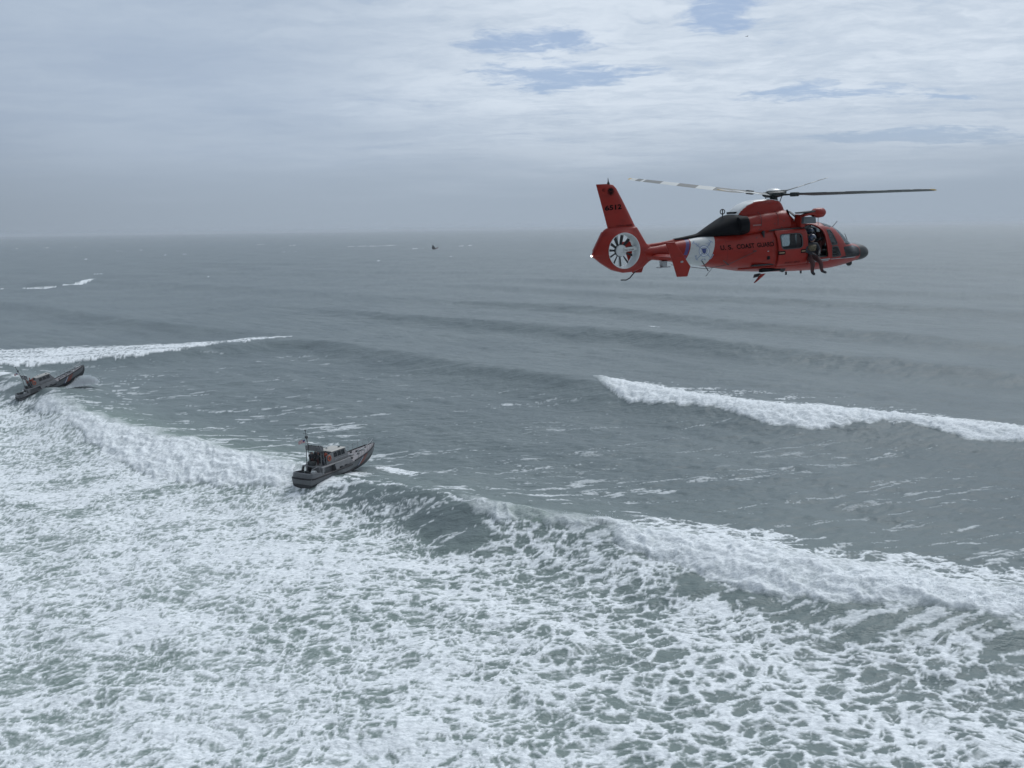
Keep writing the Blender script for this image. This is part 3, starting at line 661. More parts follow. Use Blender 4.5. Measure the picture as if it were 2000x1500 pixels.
P_NOSE = rounded([(2.50, 1.18), (3.30, 1.17), (3.58, 1.10), (3.60, .78), (2.72, .76)], 0.10)
P_PORTD = rounded([(.62, 1.25), (.62, 1.95), (1.50, 1.95), (1.62, 1.25)], 0.15)
x_, y_, z_ = FC[:, 0], FC[:, 1], FC[:, 2]
pill = 2.12 + (1.95 - z_) * 0.66
ws = (x_ > pill + 0.07) & (x_ < 3.36) & (z_ > 1.24) & (np.abs(y_) > 0.03)
roofw = (x_ > 1.72) & (x_ < 2.16) & (np.abs(y_) > .30) & (np.abs(y_) < .72) & (z_ > 1.93)
SEL = {
    'door_opening': star & inpoly(P_DOOR, x_, z_),
    'cab_s': star & inpoly(grow(P_CABW, .03), x_, z_), 'cab_p': port & inpoly(P_CABW, x_, z_), 'door_p': port & inpoly(P_PORTD, x_, z_),
    'up_s': star & inpoly(P_UPW, x_, z_), 'up_p': port & inpoly(P_UPW, x_, z_), 'low_s': star & inpoly(P_LOW, x_, z_), 'low_p': port & inpoly(P_LOW, x_, z_),
    'ws_s': ws & star, 'ws_p': ws & port, 'ws': ws, 'roof_s': roofw & (y_ < 0), 'roof_p': roofw & (y_ > 0),
    'radome': (x_ > 3.64)}
SEL['ws'] = ws
def skin(name, sel, mat, parent=heli, off=0.0, thick=0.0, mats=None, inner=0):
    f = FI[sel]; idx, inv_ = np.unique(f, return_inverse=True)
    o = link_mesh(name, PV[idx] + NV[idx] * off, inv_.reshape(-1, 4), mat, parent, 40, mats=mats, midx=np.zeros(len(f)) if mats else None)
    if thick:
        sm = o.modifiers.new('solid', 'SOLIDIFY'); sm.thickness = thick; sm.offset = -1
        if inner: sm.material_offset = inner; sm.material_offset_rim = inner
    return o
def ray_poly(poly, c, t):
    best = 0.0; dx_, dz_ = math.cos(t), math.sin(t)
    for i in range(len(poly)):
        (x0, z0), (x1, z1) = poly[i], poly[(i + 1) % len(poly)]
        ex, ez = x1 - x0, z1 - z0; den = dx_ * ez - dz_ * ex
        if abs(den) < 1e-12: continue
        s_ = ((x0 - c[0]) * ez - (z0 - c[1]) * ex) / den; u_ = ((x0 - c[0]) * dz_ - (z0 - c[1]) * dx_) / den
        if s_ > 0 and -1e-6 <= u_ <= 1 + 1e-6: best = max(best, s_)
    return best
def patch(name, outer, mat, parent=heli, inner=None, off=0.0, thick=0.0, side=-1, n=112, nr=7, smooth=40):
    """a panel with a true outline laid on the fuselage surface; inner: outline of the hole in it"""
    c = np.mean(np.array(inner if inner else outer), 0); v = []; f = []
    corners = [math.atan2(q[1] - c[1], q[0] - c[0]) for pl in (outer, inner or []) for q in pl]
    an_ = np.unique(np.round(np.concatenate([np.linspace(-math.pi, math.pi, n, endpoint=False), corners]), 5)); n = len(an_)
    r1 = [ray_poly(outer, c, t) for t in an_]; r0 = [ray_poly(inner, c, t) if inner else r_ * .02 for t, r_ in zip(an_, r1)]
    for j in range(nr):
        k = j / (nr - 1)
        for t, a, b in zip(an_, r0, r1):
            x, z = c[0] + math.cos(t) * (a + (b - a) * k), c[1] + math.sin(t) * (a + (b - a) * k)
            v.append((x, side * (half_w(x, z) + off), z))
    for j in range(nr - 1):
        for i in range(n):
            q = (j * n + i, j * n + (i + 1) % n, (j + 1) * n + (i + 1) % n, (j + 1) * n + i)
            f.append(q if side > 0 else q[::-1])
    if not inner: f.append(tuple(range(n)) if side < 0 else tuple(reversed(range(n))))
    o = link_mesh(name, v, f, mat, parent, smooth)
    if thick:
        sm = o.modifiers.new('solid', 'SOLIDIFY'); sm.thickness = thick; sm.offset = 0
    return o
cut = np.zeros(len(FC), bool)
for k_, s_ in SEL.items(): cut |= s_
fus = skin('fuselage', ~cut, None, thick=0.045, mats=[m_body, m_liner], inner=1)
skin('radome', SEL['radome'], m_radome, thick=0.02)
# the solid windscreen panes, the side windows and their black seals
skin('windscreen', SEL['ws_s'], m_glass); skin('windscreen', SEL['ws_p'], m_glass)
for s_ in 'sp': skin('roof_window', SEL[f'roof_{s_}'], m_smoke)
for side in (-1, 1):
    for nm, pl, mt in (('cockpit_window', P_UPW, m_smoke), ('chin_window', P_LOW, m_smoke), ('nose_window', P_NOSE, m_nose)):
        gw_ = patch(nm, grow(pl, .02), mt, off=.002, side=side)
        if nm != 'nose_window': patch('window_seal', grow(pl, .035), m_dark, gw_, inner=grow(pl, -.012), off=.008, side=side, nr=2)
for pl in (P_CABW, P_PORTD):
    gw_ = patch('cabin_window', grow(pl, .02), m_glass, off=.002, side=1); patch('window_seal', grow(pl, .04), m_dark, gw_, inner=grow(pl, -.012), off=.008, side=1, nr=2)
patch('door_frame', grow(P_DOOR, .05), m_red, inner=grow(P_DOOR, -.022), off=.010, thick=.03, nr=3)
# sliding door, run back along its rail
door = patch('sliding_door', P_SLIDE, m_red, inner=P_CABW, off=.065, thick=.035)
patch('door_glass', grow(P_CABW, .01), m_glass, door, off=.060)
patch('window_seal', grow(P_CABW, .012), m_dark, door, inner=grow(P_CABW, -.04), off=.086, nr=2)
m_tan = principled('tan_plate', (.22, .15, .09), .6)
for px_ in (-.52, .46):
    lp = patch('label_plate', [(px_ - .13, 1.12), (px_ + .18, 1.12), (px_ + .18, 1.25), (px_ - .13, 1.25)], m_ink, door, off=.086, n=24, nr=3)
    patch('plate_print', [(px_ - .09, 1.165), (px_ + .14, 1.165), (px_ + .14, 1.21), (px_ - .09, 1.21)], m_tan, lp, off=.090, n=24, nr=3)
def rail(name, x0, x1, z0, z1, r_, mat, off=.03):
    xs2 = np.linspace(x0, x1, 12); MB().tube([(x, -(half_w(x, z0 + (z1 - z0) * (x - x0) / (x1 - x0)) + off), z0 + (z1 - z0) * (x - x0) / (x1 - x0)) for x in xs2], r_, 6).build(name, mat, heli)
rail('door_rail', -.85, 1.05, 2.00, 1.99, .035, m_dark, .05)
rail('door_rail', -1.9, .72, .70, .70, .028, m_red, .03)
rail('sill_rail', .78, 1.75, .80, .80, .022, m_grey, .04); rail('sill_rail', .80, 1.70, .745, .745, .016, m_grey, .03)
rail('strake', 1.85, 3.3, .78, .74, .014, m_grey, .01)
# ---- cabin inside
MB().box((.55, 0, .80), (4.2, 1.75, .06)).build('cabin_floor', m_liner, heli)
MB().box((-1.05, 0, 1.4), (.05, 1.6, 1.2)).build('cabin_bulkhead', m_liner, heli)
m_seat = principled('seat_cloth', (.10, .022, .020), .85, vary=.2)
for sy_ in (-.42, .42):
    st_ = MB().box((1.95, sy_, 1.05), (.50, .46, .12)).build('pilot_seat', m_liner, heli, bevel=.03)
    MB().box((1.66, sy_, 1.42), (.12, .46, .75)).build('seat_back', m_seat, st_, bevel=.03)
MB().box((2.72, 0, 1.12), (.35, 1.2, .26)).build('instrument_panel', m_dark, heli, bevel=.03)
MB().box((1.98, -.66, 1.02), (.16, .03, .20)).build('document_pouch', principled('pouch_green', (.30, .31, .15), .8), heli)

# ---- engine deck: lower nacelles, upper gearbox fairing, black exhaust fairing, driveshaft cover
def sect_ring(x, zb, zt, hw, n, N=40, yc=0.0, fc=.35):
    zc = zb + (zt - zb) * fc; r_ = []
    for k in range(N):
        t = 2 * math.pi * k / N; s_, c_ = math.sin(t), math.cos(t)
        r_.append((x, yc + hw * math.copysign(abs(s_) ** (2 / n), s_), zc + ((zt - zc) if c_ > 0 else (zc - zb)) * math.copysign(abs(c_) ** (2 / n), c_)))
    return r_
def interp_rings(sts, n, N=40):
    sts = np.array(sts, float); xs2 = np.linspace(sts[0, 0], sts[-1, 0], n)
    k = 3; w = np.array([.06, .24, .40, .24, .06])
    cols = []
    for c_ in range(1, sts.shape[1]):
        v = np.interp(xs2, sts[:, 0], sts[:, c_]); vv = np.convolve(np.pad(v, 2, mode='edge'), w, mode='valid'); vv[0], vv[-1] = v[0], v[-1]; cols.append(vv)
    return [sect_ring(x, *[c_[i] for c_ in cols], N=N) for i, x in enumerate(xs2)]
MB().loft(interp_rings([(-2.05, 1.85, 2.42, .64, 2.6), (-1.7, 1.85, 2.58, .72, 2.8), (-.8, 1.85, 2.68, .76, 3.0), (-.1, 1.85, 2.72, .76, 3.0), (.18, 1.85, 2.70, .75, 3.0)], 26)).build('engine_cowling', m_red, heli, 45)
def top_paint(o, zlim, xlim, mats_):
    """white on the crown of the gearbox fairing"""
    for m in mats_: o.data.materials.append(m)
    for pl in o.data.polygons:
        c_ = pl.center; pl.material_index = 1 if (abs(c_.y) < .36 and pl.normal.z > -.2 and (pl.normal.z > .55 or pl.normal.x < -.35) and c_.x < .22) else 0
gbx = MB().loft(interp_rings([(-1.95, 2.2, 2.62, .36, 4.0), (-1.70, 2.2, 2.84, .41, 4.2), (-1.42, 2.2, 2.99, .44, 4.6), (-1.09, 2.2, 3.09, .45, 5.0), (-.42, 2.2, 3.12, .45, 5.0), (-.02, 2.2, 3.06, .44, 4.6), (.10, 2.2, 2.95, .42, 4.2), (.20, 2.2, 2.72, .38, 4.0)], 44, 64)).build('gearbox_fairing', None, heli, 45)
top_paint(gbx, 0, 0, [m_red, m_white])
MB().loft(interp_rings([(-4.30, 1.86, 1.95, .08, 2.2), (-3.95, 1.86, 1.98, .10, 2.2), (-3.32, 1.86, 2.06, .17, 2.2), (-2.75, 1.86, 2.32, .46, 2.4), (-2.30, 1.86, 2.52, .64, 2.5), (-2.0, 1.86, 2.64, .74, 2.7), (-1.74, 1.86, 2.64, .77, 2.9), (-1.62, 1.9, 2.58, .76, 3.0)], 40)).build('exhaust_fairing', m_black, heli, 45)
nz_ = MB().lathe([(0, .20), (.02, .27), (.18, .30), (.34, .28), (.36, .21)], (-2.05, -.62, 2.27), (1, -.18, .05), 24).build('exhaust_nozzle', m_black, heli)
MB().box((-1.78, -.02, 2.70), (.26, .5, .06)).build('exhaust_lip', m_black, heli, bevel=.01)
MB().loft(interp_rings([(-5.55, 1.66, 1.83, .09, 2.4), (-4.9, 1.68, 1.86, .10, 2.4), (-4.2, 1.76, 1.94, .10, 2.4), (-3.9, 1.8, 1.975, .10, 2.4)], 14, 20)).build('driveshaft_cover', m_red, heli, 45)
def cowl_seam(x, hw=.765, zt=2.71):
    MB().tube([(x + .02 * k, -hw * (1 - abs(t) ** 3) ** (1 / 3) - .002, 2.15 + (zt - 2.15) * t) for k, t in enumerate((0, .3, .55, .75, .88, .96))], .008, 5).build('panel_seam', m_dark, heli)
for sx_ in (-1.15, -.42): cowl_seam(sx_)
for px_, pz_ in ((-.55, 2.22), (-.15, 2.30), (-1.2, 2.05), (-.25, 2.08)): MB().ball((px_, -.765, pz_), (.022, .012, .022), 8, 6).build('latch', m_dark, heli)
# intakes: dark round mouths behind a red bulged scoop, one a side
for s_ in (-1, 1):
    sc = MB().loft([[(.16 + (.62 - a_) * 0 + .10 * k + .02 * math.cos(t), s_ * (.40 + .30 * math.cos(t) * (1 - .12 * k)), 2.33 + .30 * math.sin(t) * (1 - .16 * k) - .035 * k) for t in np.linspace(0, 2 * math.pi, 24, endpoint=False)] for k, a_ in enumerate((0, 0, 0, 0, 0, 0, 0))]).build('intake_scoop', m_red, heli, 50)
    MB().lathe([(0, .20), (.03, .21), (.05, .17)], (.44, s_ * .52, 2.47), (.5, s_ * .5, .75), 18).build('intake_screen', m_dark, sc)
for s_ in (-1, 1): MB().lathe([(-.03, .12), (0, .20), (.03, .235), (.045, .20), (.02, .05)], (.20, s_ * .50, 2.46), (1, s_ * .45, .15), 22).build('intake_mouth', m_black, heli)
MB().loft(interp_rings([(.15, 1.9, 2.38, .70, 2.6), (.6, 1.95, 2.36, .72, 2.6), (1.0, 2.0, 2.30, .66, 2.4), (1.35, 2.05, 2.22, .5, 2.2)], 14)).build('roof_fairing', m_red, heli, 45)

# ---- hoist over the door
MB().hexa([(.42, -.62, 2.06), (.42, -.98, 2.02), (.62, -.98, 2.02), (.62, -.62, 2.06), (.42, -.62, 2.50), (.42, -.98, 2.46), (.58, -.98, 2.46), (.58, -.62, 2.50)]).build('hoist_pylon', m_red, heli, bevel=.03)
hp = MB().lathe([(0, .03), (.03, .11), (.12, .165), (.32, .18), (.48, .165), (.56, .11), (.60, .03)], (.88, -1.0, 2.505), (1, 0, 0), 20).build('hoist_drum', m_red, heli)
MB().loft([[(.45, -1.0 + .12 * math.cos(t), 2.44 + .05 * math.sin(t)) for t in np.linspace(0, 2 * math.pi, 12, endpoint=False)], [(.75, -1.0 + .13 * math.cos(t), 2.50 + .07 * math.sin(t)) for t in np.linspace(0, 2 * math.pi, 12, endpoint=False)], [(1.0, -1.0 + .14 * math.cos(t), 2.51 + .10 * math.sin(t)) for t in np.linspace(0, 2 * math.pi, 12, endpoint=False)]]).build('hoist_arm', m_red, heli)
MB().hexa([(.44, -1.10, 2.16), (.44, -.78, 2.16), (1.02, -.78, 2.14), (1.02, -1.10, 2.14), (.46, -1.10, 2.40), (.46, -.78, 2.40), (.98, -.78, 2.38), (.98, -1.10, 2.38)]).build('hoist_motor', m_hoist, heli, bevel=.02)
MB().hexa([(.36, -1.12, 2.52), (.36, -.76, 2.52), (.96, -.76, 2.54), (.96, -1.12, 2.54), (.30, -1.12, 2.57), (.30, -.76, 2.57), (.96, -.76, 2.60), (.96, -1.12, 2.60)]).build('hoist_shield', m_dark, heli, bevel=.01)
MB().tube([(1.18, -1.0, 2.36), (1.18, -1.0, 2.05)], .012, 6).build('hoist_cable', m_grey, heli)
# ---- tail: ducted fan housing, fin, fan
OUTL = [(-6.89, 2.49), (-7.03, 2.43), (-7.30, 2.03), (-7.53, 1.64), (-7.50, 1.54), (-7.17, 1.28), (-6.79, 1.04), (-6.39, .92), (-5.95, .92), (-5.58, 1.05), (-5.34, 1.23), (-5.16, 1.30), (-5.12, 1.52), (-5.18, 1.74), (-5.41, 1.84), (-5.62, 2.18), (-5.80, 2.47), (-6.30, 2.50)]
FCX, FCZ, FR = -6.41, 1.685, .575
def ray_out(t):
    best = 9; dx_, dz_ = math.cos(t), math.sin(t)
    for i in range(len(OUTL)):
        (x0, z0), (x1, z1) = OUTL[i], OUTL[(i + 1) % len(OUTL)]
        ex, ez = x1 - x0, z1 - z0; den = dx_ * ez - dz_ * ex
        if abs(den) < 1e-9: continue
        s_ = ((x0 - FCX) * ez - (z0 - FCZ) * ex) / den; u_ = ((x0 - FCX) * dz_ - (z0 - FCZ) * dx_) / den
        if s_ > 0 and -1e-6 <= u_ <= 1 + 1e-6: best = min(best, s_)
    return best
NA = 96; ang = [2 * math.pi * k / NA for k in range(NA)]; ro = [ray_out(t) for t in ang]
def hring(fr, y): return [(FCX + math.cos(t) * (FR + .03 + (r_ - FR - .03) * fr), y, FCZ + math.sin(t) * (FR + .03 + (r_ - FR - .03) * fr)) for t, r_ in zip(ang, ro)]
prof = [(0, .25), (.12, .235), (.35, .19), (.6, .15), (.85, .115), (.97, .07), (1.0, .0)]
rings = [hring(a, -b) for a, b in prof] + [hring(a, b) for a, b in reversed(prof[:-1])]
MB().loft(rings, cap=False).build('fan_housing', m_red, heli, 40)
def circ(r_, y): return [(FCX + math.cos(t) * r_, y, FCZ + math.sin(t) * r_) for t in ang]
MB().loft([circ(.605, -.247), circ(.61, -.262), circ(.59, -.268), circ(FR, -.24), circ(FR - .03, -.10), circ(FR - .03, .10), circ(FR, .24), circ(.605, .25)], cap=False).build('fan_duct', m_duct, heli, 40)
hubp = MB().lathe([(-.13, .12), (-.10, .185), (.0, .20), (.10, .20), (.12, .12)], (FCX - .02, .02, FCZ), (0, -1, 0), 28).build('fan_hub', m_duct, heli)
MB().lathe([(0, .20), (.02, .215), (.10, .20), (.12, .10)], (FCX - .02, -.02, FCZ), (0, 1, 0), 28).build('fan_disc', m_hub, hubp)
for k in range(11):
    t = 2 * math.pi * (k + .35) / 11; dx_, dz_ = math.cos(t), math.sin(t); tx, tz = -dz_, dx_
    pts = []
    for r_, w_ in ((.18, .030), (.36, .040), (.535, .044)):
        cx2, cz2 = FCX - .02 + dx_ * r_, FCZ + dz_ * r_
        for sg, yy in ((-1, .03), (1, .09)): pts.append((cx2 + tx * w_ * sg, yy, cz2 + tz * w_ * sg))
    th_ = [(p_[0], p_[1] + .014, p_[2]) for p_ in pts]
    MB().add(pts + th_, [(0, 1, 3, 2), (2, 3, 5, 4), (7, 6, 8, 9), (9, 8, 10, 11), (0, 2, 8, 6), (2, 4, 10, 8), (1, 7, 9, 3), (3, 9, 11, 5), (0, 6, 7, 1), (4, 5, 11, 10)]).build('fan_blade', m_dark, heli, None)
sp_ = MB().loft([[(FCX + .05, -.13 + .05 * math.cos(t), FCZ + .07 * math.sin(t) + .02) for t in np.linspace(0, 2 * math.pi, 12, endpoint=False)], [(FCX + .56, -.10 + .035 * math.cos(t), FCZ + .075 * math.sin(t) + .05) for t in np.linspace(0, 2 * math.pi, 12, endpoint=False)]]).build('fan_strut', m_white, heli)
MB().tube([(FCX - .07, .12, FCZ + .1), (FCX - .07, .12, FCZ + .56)], .035, 8).build('fan_strut', m_duct, heli)
MB().tube([(FCX - .01, .12, FCZ - .1), (FCX - .01, .12, FCZ - .56)], .03, 8).build('fan_strut', m_duct, heli)
# fin
FIN = [(2.42, -6.88, -5.80, .105), (2.9, -7.0, -6.04, .095), (3.4, -7.13, -6.30, .08), (3.78, -7.23, -6.51, .068), (3.90, -7.26, -6.62, .055), (3.945, -7.27, -6.80, .02)]
def fin_ring(z, xt, xl, th, N=13):
    up_ = []; lo = []
    for k in range(N):
        s_ = k / (N - 1); x = xl + (xt - xl) * s_; y = th * (2.6 * math.sqrt(max(s_, 0)) * (1 - s_) ** 0.85 * 0.95 + .06)
        up_.append((x, -y, z)); lo.append((x, y, z))
    return up_ + lo[::-1]
MB().loft([fin_ring(*f_) for f_ in FIN]).build('tail_fin', m_red, heli, 40)
def fin_y(x, z):
    xt = np.interp(z, [f_[0] for f_ in FIN], [f_[1] for f_ in FIN]); xl = np.interp(z, [f_[0] for f_ in FIN], [f_[2] for f_ in FIN]); th = np.interp(z, [f_[0] for f_ in FIN], [f_[3] for f_ in FIN])
    s_ = min(max((x - xl) / (xt - xl), 0), 1); return th * (2.6 * math.sqrt(s_) * (1 - s_) ** .85 * .95 + .06)
MB().lathe([(0, .05), (.05, .045), (.10, .02), (.22, .008)], (-6.80, 0, 3.92), (-.05, 0, 1), 10).build('beacon', m_dark, heli)
MB().ball((-7.55, 0, 1.585), (.032, .032, .032), 10, 8).build('tail_lamp', m_lamp, heli)
MB().tube([(-5.85, 0, .95), (-6.10, 0, .72), (-6.25, 0, .66), (-6.45, 0, .68)], .022, 8).build('tail_skid', m_dark, heli)
# rear edge plate of the housing
MB().loft([[(-7.05, -.05, 2.38), (-7.12, -.05, 2.36), (-7.12, .05, 2.36), (-7.05, .05, 2.38)], [(-7.42, -.06, 1.78), (-7.50, -.05, 1.74), (-7.50, .05, 1.74), (-7.42, .06, 1.78)]]).build('housing_edge', m_red, heli)
# horizontal stabiliser with end plates
MB().loft([[(-5.35 + .02 * abs(y2), y2, 1.42), (-5.15, y2, 1.475), (-4.80, y2, 1.45), (-4.70, y2, 1.42), (-4.80, y2, 1.39), (-5.15, y2, 1.385)] for y2 in (-1.49, -.6, .6, 1.49)]).build('stabiliser', m_red, heli, 40)
EP = [(-5.57, 1.91), (-5.22, 1.92), (-4.62, 1.06), (-4.75, .73), (-5.15, .75), (-5.35, 1.38)]
for s_ in (-1, 1):
    ep = MB().prism(EP, s_ * 1.48, s_ * 1.54).build('end_plate', m_red, heli, bevel=.02)
    MB().ball((-4.98, s_ * 1.56, 1.24), (.06, .03, .035), 10, 6).build('plate_bolt', m_grey, ep)
# ---- rotor head and blades
MB().lathe([(0, .16), (.12, .14), (.30, .12)], (0, 0, 2.98), (0, 0, 1), 16).build('rotor_mast', m_hub, heli)
rh = MB().lathe([(0, .14), (.02, .30), (.08, .40), (.17, .42), (.22, .30)], (0, 0, 3.14), (0, 0, 1), 24).build('rotor_hub', m_hub, heli)
MB().lathe([(0, .25), (.04, .27), (.09, .19), (.12, .05)], (0, 0, 3.355), (0, 0, 1), 24).build('hub_cap', m_white, rh)
for k in range(4):
    t = R(45 + 90 * k); MB().tube([(.22 * math.cos(t), .22 * math.sin(t), 2.98), (.30 * math.cos(t + .3), .30 * math.sin(t + .3), 3.2)], .016, 6).build('pitch_link', m_hub, rh)
m_blade, g, out = new_mat('blade_paint')
bs = g.node('ShaderNodeBsdfPrincipled'); g.l.new(bs.outputs[0], out.inputs[0])
bx_ = g.sep(g.node('ShaderNodeTexCoord').outputs['Object'])[0]
def band_(a, b): return between(bx_, a, b)
lt = g.math('MAXIMUM', g.math('MAXIMUM', band_(2.27, 2.97), band_(3.77, 4.48)), g.math('MAXIMUM', band_(5.23, 5.34), band_(5.59, 5.99)))
lt = g.math('MULTIPLY', lt, g.math('GREATER_THAN', g.sep(g.node('ShaderNodeTexCoord').outputs['Normal'])[2], 0.0))
bc = g.mix(lt, rgb(0.050, 0.060, 0.060), rgb(0.42, 0.44, 0.43)); bc = g.mix(g.math('GREATER_THAN', bx_, 5.86), bc, rgb(.42, .27, .05))
g.l.new(bc, bs.inputs['Base Color']); bs.inputs['Roughness'].default_value = .45
bl = []
for r_, ch, tw, ang_ in ((.98, .14, .05, 16), (1.25, .30, .022, 16), (1.5, .385, .019, 16), (3.0, .385, .018, 14), (4.6, .385, .016, 12), (5.6, .385, .014, 11), (5.8, .36, .012, 11), (5.97, .20, .008, 11)):
    a = R(ang_); pr = [(-.25, 0), (-.2, 1), (.1, .9), (.5, .5), (.75, 0), (.5, -.5), (.1, -.8), (-.2, -.8)]
    bl.append([(r_, (py_ * ch) * math.cos(a), -(py_ * ch) * math.sin(a) + pz_ * tw) for py_, pz_ in pr])
blade_mesh = MB().loft(bl)
arm_mesh = MB().hexa([(.30, -.06, -.05), (.30, .06, -.05), (.78, .055, -.04), (.78, -.055, -.04), (.30, -.06, .03), (.30, .06, .03), (.78, .055, .02), (.78, -.055, .02)])
cuff_mesh = MB().box((.90, 0, -.01), (.26, .22, .15))
for az, dz_ in ((123.2, 1.03), (283.6, -.155), (215.5, .255), (30.2, .565)):
    b0 = link_mesh('rotor_blade', blade_mesh.v, blade_mesh.f, m_blade, heli, 30)
    b0.matrix_local = Matrix.Translation((0, 0, 3.245)) @ Matrix.Rotation(R(az), 4, 'Z') @ Matrix.Rotation(-math.atan(dz_ / 5.97), 4, 'Y')
    cuff_mesh.build('blade_cuff', m_hub, b0, bevel=.03); arm_mesh.build('blade_arm', m_hub, b0, bevel=.015)
# ---- small fittings
la2 = MB().torus((-2.24, 0, 2.76), (.25, 1, 0), .085, .018, 20, 6)
la2.tube([(-2.24, 0, 2.84), (-2.24, 0, 2.42)], .02, 8); la2.build('loop_antenna', m_dark, heli)
MB().tube([(2.44, -.35, 1.93), (2.66, -.35, 2.12)], .012, 6).build('whip_antenna', m_dark, heli)
MB().tube([(3.45, -.12, 1.24), (3.08, -.30, 1.62)], .012, 6).build('wiper', m_dark, heli)
fl = MB().lathe([(0, .06), (.06, .07), (.10, .06)], (3.60, 0, .62), (0, 0, -1), 14).build('sensor_mount', m_dark, heli)
MB().ball((3.60, 0, .47), .115, 16, 10).build('sensor_ball', m_radome, heli)
gw = MB().box((-.62, -.66, .585), (1.0, .16, .12)).build('wheel_bay', m_black, heli, bevel=.02)
MB().lathe([(-.06, .10), (-.03, .13), (.03, .13), (.06, .10)], (-.16, -.70, .585), (0, 1, 0), 16).build('wheel', m_dark, heli)
MB().hexa([(-1.35, -.60, .16), (-1.35, -.66, .16), (-1.22, -.66, .22), (-1.22, -.60, .22), (-1.05, -.60, .46), (-1.05, -.66, .46), (-.86, -.66, .46), (-.86, -.60, .46)]).build('gear_door', m_red, heli)
MB().hexa([(-1.30, -.50, .34), (-1.30, -.56, .34), (-1.12, -.56, .36), (-1.12, -.50, .36), (-1.25, -.50, .46), (-1.25, -.56, .46), (-1.0, -.56, .48), (-1.0, -.50, .48)]).build('gear_strut', m_dark, heli)
for fx in (.30, .98): MB().box((fx, -.35, .36), (.05, .05, .12)).build('belly_antenna', m_dark, heli)
MB().tube([(-2.75, -.1, .82), (-3.05, -.1, .52)], .008, 5).build('whip_antenna', m_dark, heli)
an = MB().lathe([(0, .14), (.16, .13), (.20, .11)], (-4.75, -.02, 1.20), (0, 0, -1), 16).build('belly_sensor', m_grey, heli)
MB().box((-4.75, -.02, .985), (.46, .2, .03)).build('sensor_plate', m_grey, an)
wire = [(-4.55, -.20, 1.06), (-3.25, -.40, .82), (-2.55, -.72, .92), (-1.55, -.98, 1.32)]
wa = MB().tube(wire, .010, 5)
for p0, p1 in (((-3.45, -.45, 1.12), (-3.15, -.40, .74)), ((-2.72, -.70, 1.08), (-2.50, -.72, .90)), ((-1.62, -.92, 1.34), (-1.52, -1.0, 1.33))): wa.tube([p0, p1], .018, 6)
wa.build('wire_antenna', m_dark, heli)
MB().box((-.98, -half_w(-.98, 1.05) - .004, 1.05), (.12, .02, .12)).build('vent', m_black, heli)
for vx, vz in ((-1.0, 1.28), (-1.35, 1.78), (-.75, 1.62)):
    MB().box((vx, -half_w(vx, vz) - .004, vz), (.05, .016, .03)).build('fuel_cap', m_grey if vz < 1.5 else m_dark, heli)
# ---- lettering and emblem laid on the skin
def text_pts(body, bold=0.012):
    cu = bpy.data.curves.new('lettering_source', 'FONT'); cu.body = body; cu.size = 1.0; cu.offset = bold; cu.resolution_u = 3
    to = bpy.data.objects.new('lettering_source', cu); col_root.objects.link(to)
    bpy.context.view_layer.update()
    me_ = bpy.data.meshes.new_from_object(to.evaluated_get(bpy.context.evaluated_depsgraph_get()))
    bm = bmesh.new(); bm.from_mesh(me_); bmesh.ops.triangulate(bm, faces=bm.faces[:])
    v = np.array([q.co[:] for q in bm.verts]); f = [[q.index for q in fc_.verts] for fc_ in bm.faces]; bm.free()
    bpy.data.objects.remove(to); bpy.data.curves.remove(cu); bpy.data.meshes.remove(me_)
    v[:, :2] -= v[:, :2].min(0); return v, f
def lettering(name, body, x0, x1, z0, z1, ysurf, mat, parent=heli, slope=0.0, off=.006, bold=.012, side=-1):
    v, f = text_pts(body, bold); sx_, sz_ = (x1 - x0) / v[:, 0].max(), (z1 - z0) / v[:, 1].max(); P_ = []
    for q in v:
        x, z = x0 + q[0] * sx_, z0 + q[1] * sz_ + q[0] * sx_ * slope
        P_.append((x, side * (ysurf(x, z) + off), z))
    return link_mesh(name, P_, f, mat, parent)
for w_, a_, b_ in (('U.', -2.80, -2.60), ('S.', -2.52, -2.34), ('COAST', -2.20, -1.52), ('GUARD', -1.42, -.74)): lettering('body_lettering', w_, a_, b_, 1.44, 1.605, half_w, m_ink, bold=.028)
lettering('tail_number', '6512', -6.99, -6.38, 3.06, 3.235, fin_y, m_ink, bold=.04, slope=.04)
for w_, a_, b_ in (('NORTH', -6.60, -6.29), ('BEND', -6.24, -5.98)): lettering('tail_lettering', w_, a_, b_, 2.505, 2.555, fin_y, m_ink, off=.010, bold=.01)
lettering('tail_lettering', 'C', -7.07, -6.97, 3.70, 3.79, fin_y, m_ink, bold=.03)
for w_, a_, b_ in (('NORTH', -.32, .0), ('BEND', .06, .32)): lettering('door_lettering', w_, a_, b_, .785, .845, half_w, m_ink, door, off=.086)
lettering('strut_lettering', 'NO STEP', FCX + .06, FCX + .40, FCZ - .015, FCZ + .045, lambda x, z: .175, m_ink, sp_, off=.012, bold=.01)
